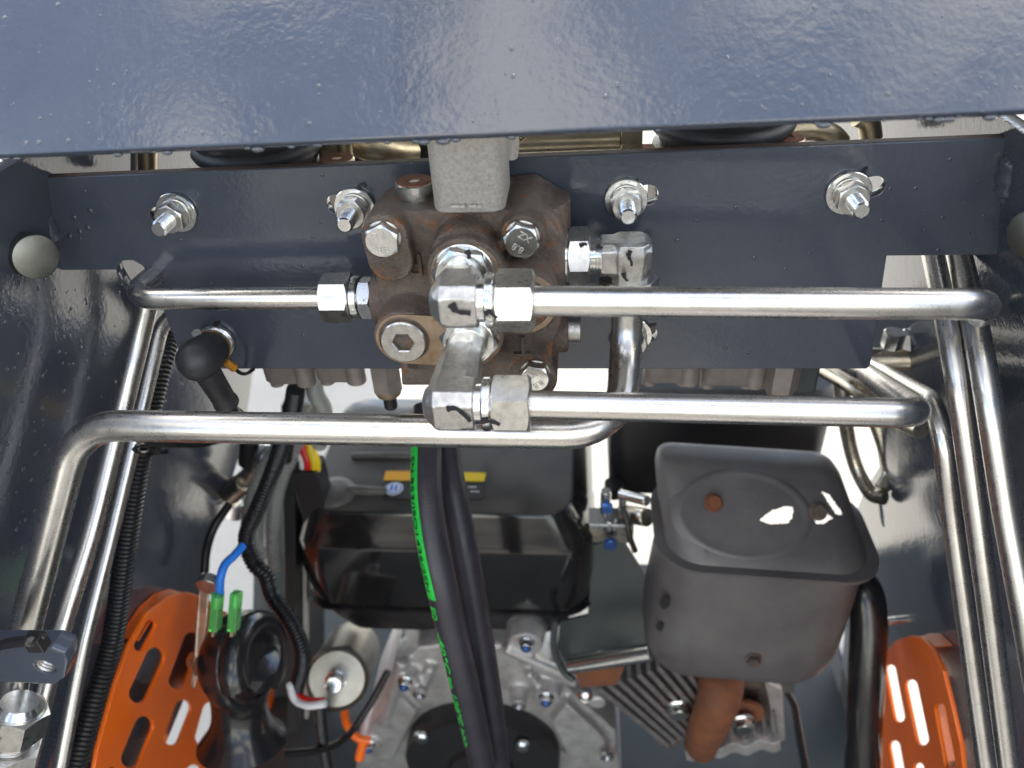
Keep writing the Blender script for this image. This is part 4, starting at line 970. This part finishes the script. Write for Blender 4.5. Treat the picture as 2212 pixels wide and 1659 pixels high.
# wiring loom in the gap left of the tank
lo = [('black ribbed conduit of the loom left of the fuel tank', [W(640, 840, .10), W(628, 900, .11), W(596, 1000, .12), W(560, 1090, .11), W(532, 1160, .10), W(548, 1215, .09), W(575, 1245, .085), W(590, 1290, .08), W(632, 1350, .07), W(655, 1420, .06), W(640, 1490, .06)], .0072, 'conduit', .0032),
      ('pale grey ribbed conduit leaning right in the wiring loom', [W(660, 860, .17), W(600, 975, .16), W(566, 1030, .155), W(550, 1080, .15), W(540, 1150, .14), W(560, 1210, .13)], .0088, 'conduit_grey', .0042),
      ('pale grey ribbed conduit hanging nearest the black frame post', [W(690, 850, .22), W(640, 960, .20), W(604, 1040, .185), W(592, 1100, .18), W(588, 1170, .17), W(592, 1230, .16)], .0082, 'conduit_grey', .0042),
      ('white ribbed conduit dropping behind the plate left of the valve', [W(676, 800, .12), W(682, 850, .13), W(700, 890, .14), W(690, 960, .16)], .0070, 'conduit_grey', .0034),
      ('black ribbed conduit behind the plate beside the grey castings', [W(650, 800, .11), W(640, 850, .12), W(625, 900, .13), W(615, 990, .14)], .0066, 'conduit', .0034)]
for lab, pts, r, m_, cr in lo: wire('conduit', lab, pts, r, m_, 'conduit', corr=cr)
# connector block with red and yellow wires
cbk = thing('relay_socket', W(668, 1040, .20), 'black relay socket with red and yellow wires left of the fuel tank', 'relay socket')
m = MB(); p0, p1 = W(634, 1000, .20), W(694, 1010, .20); m.box((p0+p1)/2-Z_*.045, X_*(p1.x-p0.x)/2, Y_*.014, Z_*.047); m.build('housing', 'plastic_dull', cbk, 35, .002)
for u, v, m_ in ((660, 985, 'red'), (676, 985, 'yellow'), (650, 985, 'white')):
    m = MB(); m.tube(smooth_path([W(u-8, v-70, .21), W(u-5, v-20, .20), W(u+4, v+8, .195), W(u+6, v+30, .195)]), .0048 if m_ != 'white' else .004, 10); m.build('wire', m_, cbk, 70)
# dark frame post left of the tank
fpst = thing('frame_post', W(630, 1300, .22), 'narrow black upright post between the wiring loom and the fuel tank', 'post')
m = MB(); a_, b_ = W(628, 860, .24), W(640, 1560, .12); m.box((a_+b_)/2, X_*.006, Y_*.012, (b_-a_)/2); m.build('upright', 'plastic_dull', fpst, 35, .001)
m = MB(); m.box((a_+b_)/2+X_*.010+Y_*.008, X_*.0022, Y_*.004, (b_-a_)/2); m.build('edge_strip', 'forged', fpst, 35, .0005)
# loop of red and white wire below the horn, and the small clamp
wire('wire', 'red wire curving from the horn to the canister', [W(632, 1480, .06), W(642, 1500, .055), W(668, 1514, .05), W(700, 1514, .05)], .0034, 'red')
wire('wire', 'white wire curving below the red wire near the canister', [W(626, 1478, .055), W(636, 1510, .05), W(664, 1524, .045), W(704, 1520, .045)], .0034, 'white')
wire('wire', 'thin black wire running across from the horn to the engine block', [W(610, 1628, .04), W(690, 1620, .06), W(750, 1590, .09), W(800, 1520, .12), W(838, 1450, .14)], .0038, 'wire_black')
wire('conduit', 'black conduit hanging from the red and white wires', [W(690, 1520, .06), W(696, 1590, .07), W(712, 1690, .08)], .006, 'conduit', 'conduit', corr=.003)
# bright ball-joint linkage in the loom
lk = thing('control_linkage', W(540, 1000, .20), 'bright zinc control linkage in the gap left of the wiring loom', 'linkage')
part('rod', lambda m: m.tube([W(500, 1060, .20), W(535, 1030, .20), W(570, 990, .20), W(600, 960, .21)], .009, 14), 'zinc_far', lk, 60)
part('joint', lambda m: m.sphere(W(577, 985, .19), .012, 16), 'bright', lk, 180)
part('fork', lambda m: m.cyl(W(498, 1062, .20), W(530, 1040, .195), .013, .010), 'zinc_far', lk)
part('pin', lambda m: m.cyl(W(512, 1080, .2), W(508, 1110, .2), .010), 'bright', lk)
part('stud', lambda m: m.cyl(W(540, 948, .2), W(535, 1000, .2), .009), 'plastic_dull', lk)

# switch with rubber boot at the lower left bolt of the plate
sw = thing('pressure_switch', W(470, 735, -.005), 'black rubber booted switch on the lower left of the plate', 'switch')
pw = P0(470, 735)
m = MB(); m.lathe(pw-Y_*.0004, -Y_, [(.0045, 0), (.0100, 0), (.0102, .0006), (.0102, .0022), (.0098, .0026), (.006, .0026)], 40); m.build('washer', 'bright', sw)
m = MB(); m.lathe(pw-Y_*.003, -Y_, [(.009, 0), (.009, .003), (.0084, .004), (.0084, .007)], 36); m.build('neck', 'bright', sw)
be = W(424, 782, -.042); axs = (be-(pw-Y_*.010)).normalized(); st_ = pw-Y_*.009
Ls = (be-st_).length
m = MB(); m.lathe(st_, axs, [(.0090, 0), (.0096, .001), (.0098, .004), (.0103, Ls*.55), (.0106, Ls*.85), (.0100, Ls*1.0), (.0080, Ls*1.13), (.0045, Ls*1.22), (.001, Ls*1.25)], 36); m.build('boot', 'rubber', sw, 60)
m = MB(); m.lathe(st_+axs*.0008, axs, [(.0098, 0), (.0101, .0005), (.0098, .0011)], 36, False, False); m.build('amber_seal', 'wire_orange', sw, 60)
tl_ = W(490, 872, -.030); s2 = W(440, 792, -.038)
m = MB(); m.lathe(s2, tl_-s2, [(.0068, 0), (.0064, (tl_-s2).length*.4), (.0060, (tl_-s2).length*.88), (.0066, (tl_-s2).length*.92), (.0066, (tl_-s2).length)], 28); m.build('boot_tail', 'rubber', sw, 60)
m = MB(); corrugated(m, smooth_path([tl_, W(500, 890, -.02), W(520, 905, .0), W(545, 930, .03)]), .0046, .0026, .0008, 12); m.build('cable', 'conduit', sw, 25)
m = MB(); m.cyl(W(428, 726, -.012), W(424, 720, -.014), .0028); m.build('screw', 'bright', sw)
m = MB(); m.cyl(W(488, 782, -.014), W(506, 795, -.010), .0020, .0024); m.build('amber_lead', 'wire_orange', sw)
m = MB(); m.tube(smooth_path([W(506, 795, -.010), W(520, 806, -.004), W(534, 806, .006), W(548, 797, .012)]), .0011, 8); m.build('black_lead', 'wire_black', sw, 60)

# dark bulkhead behind the loom
bk = thing('bulkhead', W(600, 1300, .30), 'dark slate bulkhead plate behind the wiring loom', 'bulkhead')
m = MB(); m.prism([W(556, 1085, .31), W(606, 1060, .31), W(612, 980, .31), W(640, 980, .31), W(700, 1200, .31), W(700, 1640, .31), W(540, 1640, .31), W(548, 1200, .31)], Y_*.004); m.build('sheet', 'shield', bk, 35, .0008)


# ================================================================== behind the plate
# grey cast valve sections hanging below the plate edge
def section(u0, u1, v1, Y, label, feet=True):
    a_, b_ = W(u0, v1, Y), W(u1, v1, Y); t = thing('valve_section', (a_+b_)/2, label, 'valve', 'grey cast valve sections behind the plate')
    cx = (a_.x+b_.x)/2; hx = (b_.x-a_.x)/2; m = MB()
    loft(m, [(cx, Y+.03, hx*.96, .026, .005, a_.z), (cx, Y+.03, hx, .029, .006, a_.z+.003), (cx, Y+.03, hx, .03, .006, a_.z+.055), (cx, Y+.03, hx, .03, .006, a_.z+.122)], 4); m.build('casting', 'cast_grey', t, 50)
    if feet:
        for s_ in (-.72, .72):
            m = MB(); m.cyl(V((cx+s_*hx, Y+.012, a_.z+.004)), V((cx+s_*hx, Y+.012, a_.z-.0055)), .0046); m.build('screw_boss', 'cast_grey', t)
    m = MB(); m.cyl(V((cx+hx*.86, Y+.004, a_.z+.001)), V((cx+hx*.86, Y+.004, a_.z+.05)), .006); m.build('corner_column', 'cast_grey', t)
section(570, 666, 838, .035, 'leftmost grey cast valve section below the plate edge')
section(682, 775, 834, .035, 'second grey cast valve section from the left below the plate edge')
section(1392, 1496, 836, .045, 'grey cast valve section right of the vertical tube below the plate')
section(1518, 1638, 842, .045, 'wide grey cast valve section below the right half of the plate')
def gland(u, v, Y, label, tip=True):
    p = W(u, v, Y); t = thing('valve_gland', p, label, 'fitting', 'grey hexagon glands behind the plate')
    m = MB(); m.hexnut(p, Z_, .0085, .040, rot=.3); m.build('hexagon', 'cast_grey', t, 20)
    m = MB(); m.lathe(p-Z_*.004, Z_, [(.0075, 0), (.0082, .002), (.0082, .0045)], 28); m.build('collar', 'machined', t)
    if tip: m = MB(); ringed(m, p-Z_*.003, -Z_, .0042, .012, 5); m.build('threaded_tip', 'dark', t, 25)
gland(838, 838, .035, 'grey hexagon gland with black threaded tip left of the valve block')
gland(1685, 838, .045, 'grey hexagon gland below the right part of the plate')
t = thing('valve_section', W(1740, 830, .06), 'dark end casting below the right end of the plate', 'valve', 'grey cast valve sections behind the plate')
m = MB(); a_, b_ = W(1710, 852, .06), W(1762, 852, .06); m.box(V(((a_.x+b_.x)/2, .085, a_.z+.03)), X_*(b_.x-a_.x)/2, Y_*.025, Z_*.03); m.build('casting', 'shield', t, 35, .002)
# brown lower lip of a second valve at the back right of the block
# boots and rods in the slit above the plate
def boot(u, v, Y, rpx, label):
    p = W(u, v, Y); r = rpx*mpp(u, v, Y); t = thing('rubber_boot', p, label, 'boot', 'black rubber boots above the plate')
    m = MB(); m.lathe(p, Z_, [(r*.80, -.001), (r*.86, 0), (r*.88, .003), (r*.96, .005), (r, .008), (r*.96, .011), (r*.92, .012), (r*1.02, .016), (r*1.05, .022), (r*1.0, .06)], 48); m.build('bellows', 'rubber', t, 60)
    m = MB(); m.lathe(p-Z_*.005, Z_, [(r*.95, 0), (r*.95, .003), (r*.8, .004)], 48); m.build('base_plate', 'zinc_far', t)
    for s_ in (-.55, .45):
        m = MB(); m.box(p+V((s_*r, -r*.93, -.0025)), X_*r*.22, Y_*.003, Z_*.0015); m.build('clip', 'bright', t, 35, .0005)
boot(566, 346, .050, 140, 'black ribbed rubber boot in the slit above the plate at the left')
boot(1556, 296, .055, 152, 'black ribbed rubber boot in the slit above the plate at the right')
t = thing('control_rod', W(310, 340, .06), 'upright zinc rods in the slit above the left of the plate', 'rod')
part('rod', lambda m: m.cyl(W(298, 380, .06), W(298, 290, .06), .0038), 'zinc', t); part('rod', lambda m: m.cyl(W(318, 380, .06), W(318, 290, .06), .0050), 'zinc_gold', t)
def port_plug(u, v, Y, label):
    p = W(u, v, Y); t = thing('port_plug', p, label, 'plug', 'rusty port plugs above the plate')
    m = MB(); m.lathe(p, Z_, [(.0088, -.012), (.0088, .0), (.0082, .0008)], 36); m.build('collar', 'zinc_gold', t)
    m = MB(); m.lathe(p+Z_*.0007, Z_, [(.0080, 0), (.0080, .0004), (.0030, .0005), (.0030, -.003), (.0005, -.003)], 30); m.build('rusty_top', 'rust', t, 30)
port_plug(728, 345, .030, 'rusty topped brass coloured plug above the plate left of the valve')
port_plug(1700, 300, .040, 'rusty plug half hidden behind the plate beside the right boot')
t = thing('brass_lever', W(745, 320, .07), 'brass coloured lever and fork left of the valve housing', 'lever')
part('fork', lambda m: m.box(W(718, 322, .06), X_*.007, Y_*.004, Z_*.008), 'zinc_gold', t, 35, .001)
part('pin', lambda m: m.cyl(W(745, 350, .06), W(742, 305, .06), .0048), 'zinc_gold', t)
part('curved_arm', lambda m: m.tube(smooth_path([W(770, 300, .08), W(800, 315, .08), W(850, 328, .09), W(885, 330, .10)]), .009, 14), 'zinc_gold', t, 60)
t = thing('back_tube', W(1250, 305, .09), 'brass coloured horizontal tube in the slit right of the valve housing', 'tube')
part('pipe', lambda m: m.cyl(W(1100, 308, .10), W(1340, 299, .10), .0062), 'zinc_gold', t); part('nut', lambda m: m.hexnut(W(1340, 300, .10), X_, .009, .012), 'zinc_gold', t, 20)
t = thing('back_tube', W(1780, 290, .12), 'brass coloured bent tubes in the slit right of the right boot', 'tube')
part('pipe', lambda m: m.tube(smooth_path([W(1690, 282, .12), W(1760, 280, .12), W(1795, 292, .12), W(1815, 312, .12)]), .0065, 16), 'zinc_gold', t, 60)
part('pipe', lambda m: m.tube(smooth_path([W(1855, 250, .13), W(1875, 262, .13), W(1882, 300, .13)]), .0065, 16), 'zinc_gold', t, 60)
t = thing('steel_cable', W(1120, 300, .05), 'short twisted steel cable right of the valve housing', 'cable')
part('strand', lambda m: corrugated(m, [W(1096, 320, .05), W(1140, 285, .05)], .0020, .0016, .0005, 10), 'zinc_gold', t)
# rust red machine crossbar behind the slit
t = thing('crossbar', W(1150, 335, .16), 'rust red and black crossbar behind the slit above the plate', 'crossbar')
part('bar', lambda m: m.box(W(1250, 352, .15), X_*.09, Y_*.006, Z_*.010), 'rust', t, 35, .001); part('bar', lambda m: m.box(W(830, 350, .15), X_*.055, Y_*.006, Z_*.014), 'dark', t, 35, .001)
# things seen through the right gap
t = thing('back_rod', W(1940, 775, .14), 'horizontal zinc rod right of the plate behind the long tubes', 'rod')
part('rod', lambda m: m.cyl(W(1840, 775, .13), W(1990, 775, .12), .0078), 'zinc_far', t); part('sleeve', lambda m: m.cyl(W(1990, 776, .12), W(2080, 780, .11), .0098), 'shield', t)
for u, v in ((1925, 735), (1965, 735), (1990, 742)): part('nut', lambda m: m.hexnut(W(u, v+14, .12), Z_, .0062, .012), 'bright', t, 20)
for i, pts in enumerate(([W(1815, 800, .20), W(1830, 930, .20), W(1850, 1010, .19), W(1880, 1065, .17), W(1912, 1076, .16)], [W(1845, 800, .21), W(1880, 880, .20), W(1912, 970, .185), W(1922, 1020, .175), W(1905, 1055, .165)])):
    tube_thing('return_tube', ['thin bent zinc tube curving behind the muffler at the right', 'second thin bent zinc tube beside the right side plate'][i], smooth_path(pts, 6), .02, .0062, 'zinc_far', 'thin bent tubes behind the muffler')
tube_thing('return_tube', 'straight zinc tube slanting behind the lower right tube end', [W(1780, 800, .16), W(1850, 840, .12), W(1905, 890, .10), W(1990, 930, .06)], .03, .0058, 'zinc_far', 'thin bent tubes behind the muffler')
# orange clamp by the crankcase
t = thing('hose_clamp', W(775, 1570, .12), 'orange clamp strip left of the engine block', 'clamp')
part('strip', lambda m: m.tube(smooth_path([W(742, 1505, .12), W(748, 1560, .115), W(770, 1592, .11), W(800, 1600, .11)]), .0045, 10), 'orange', t, 60); part('tail', lambda m: m.cyl(W(785, 1600, .11), W(776, 1640, .10), .005), 'orange', t)
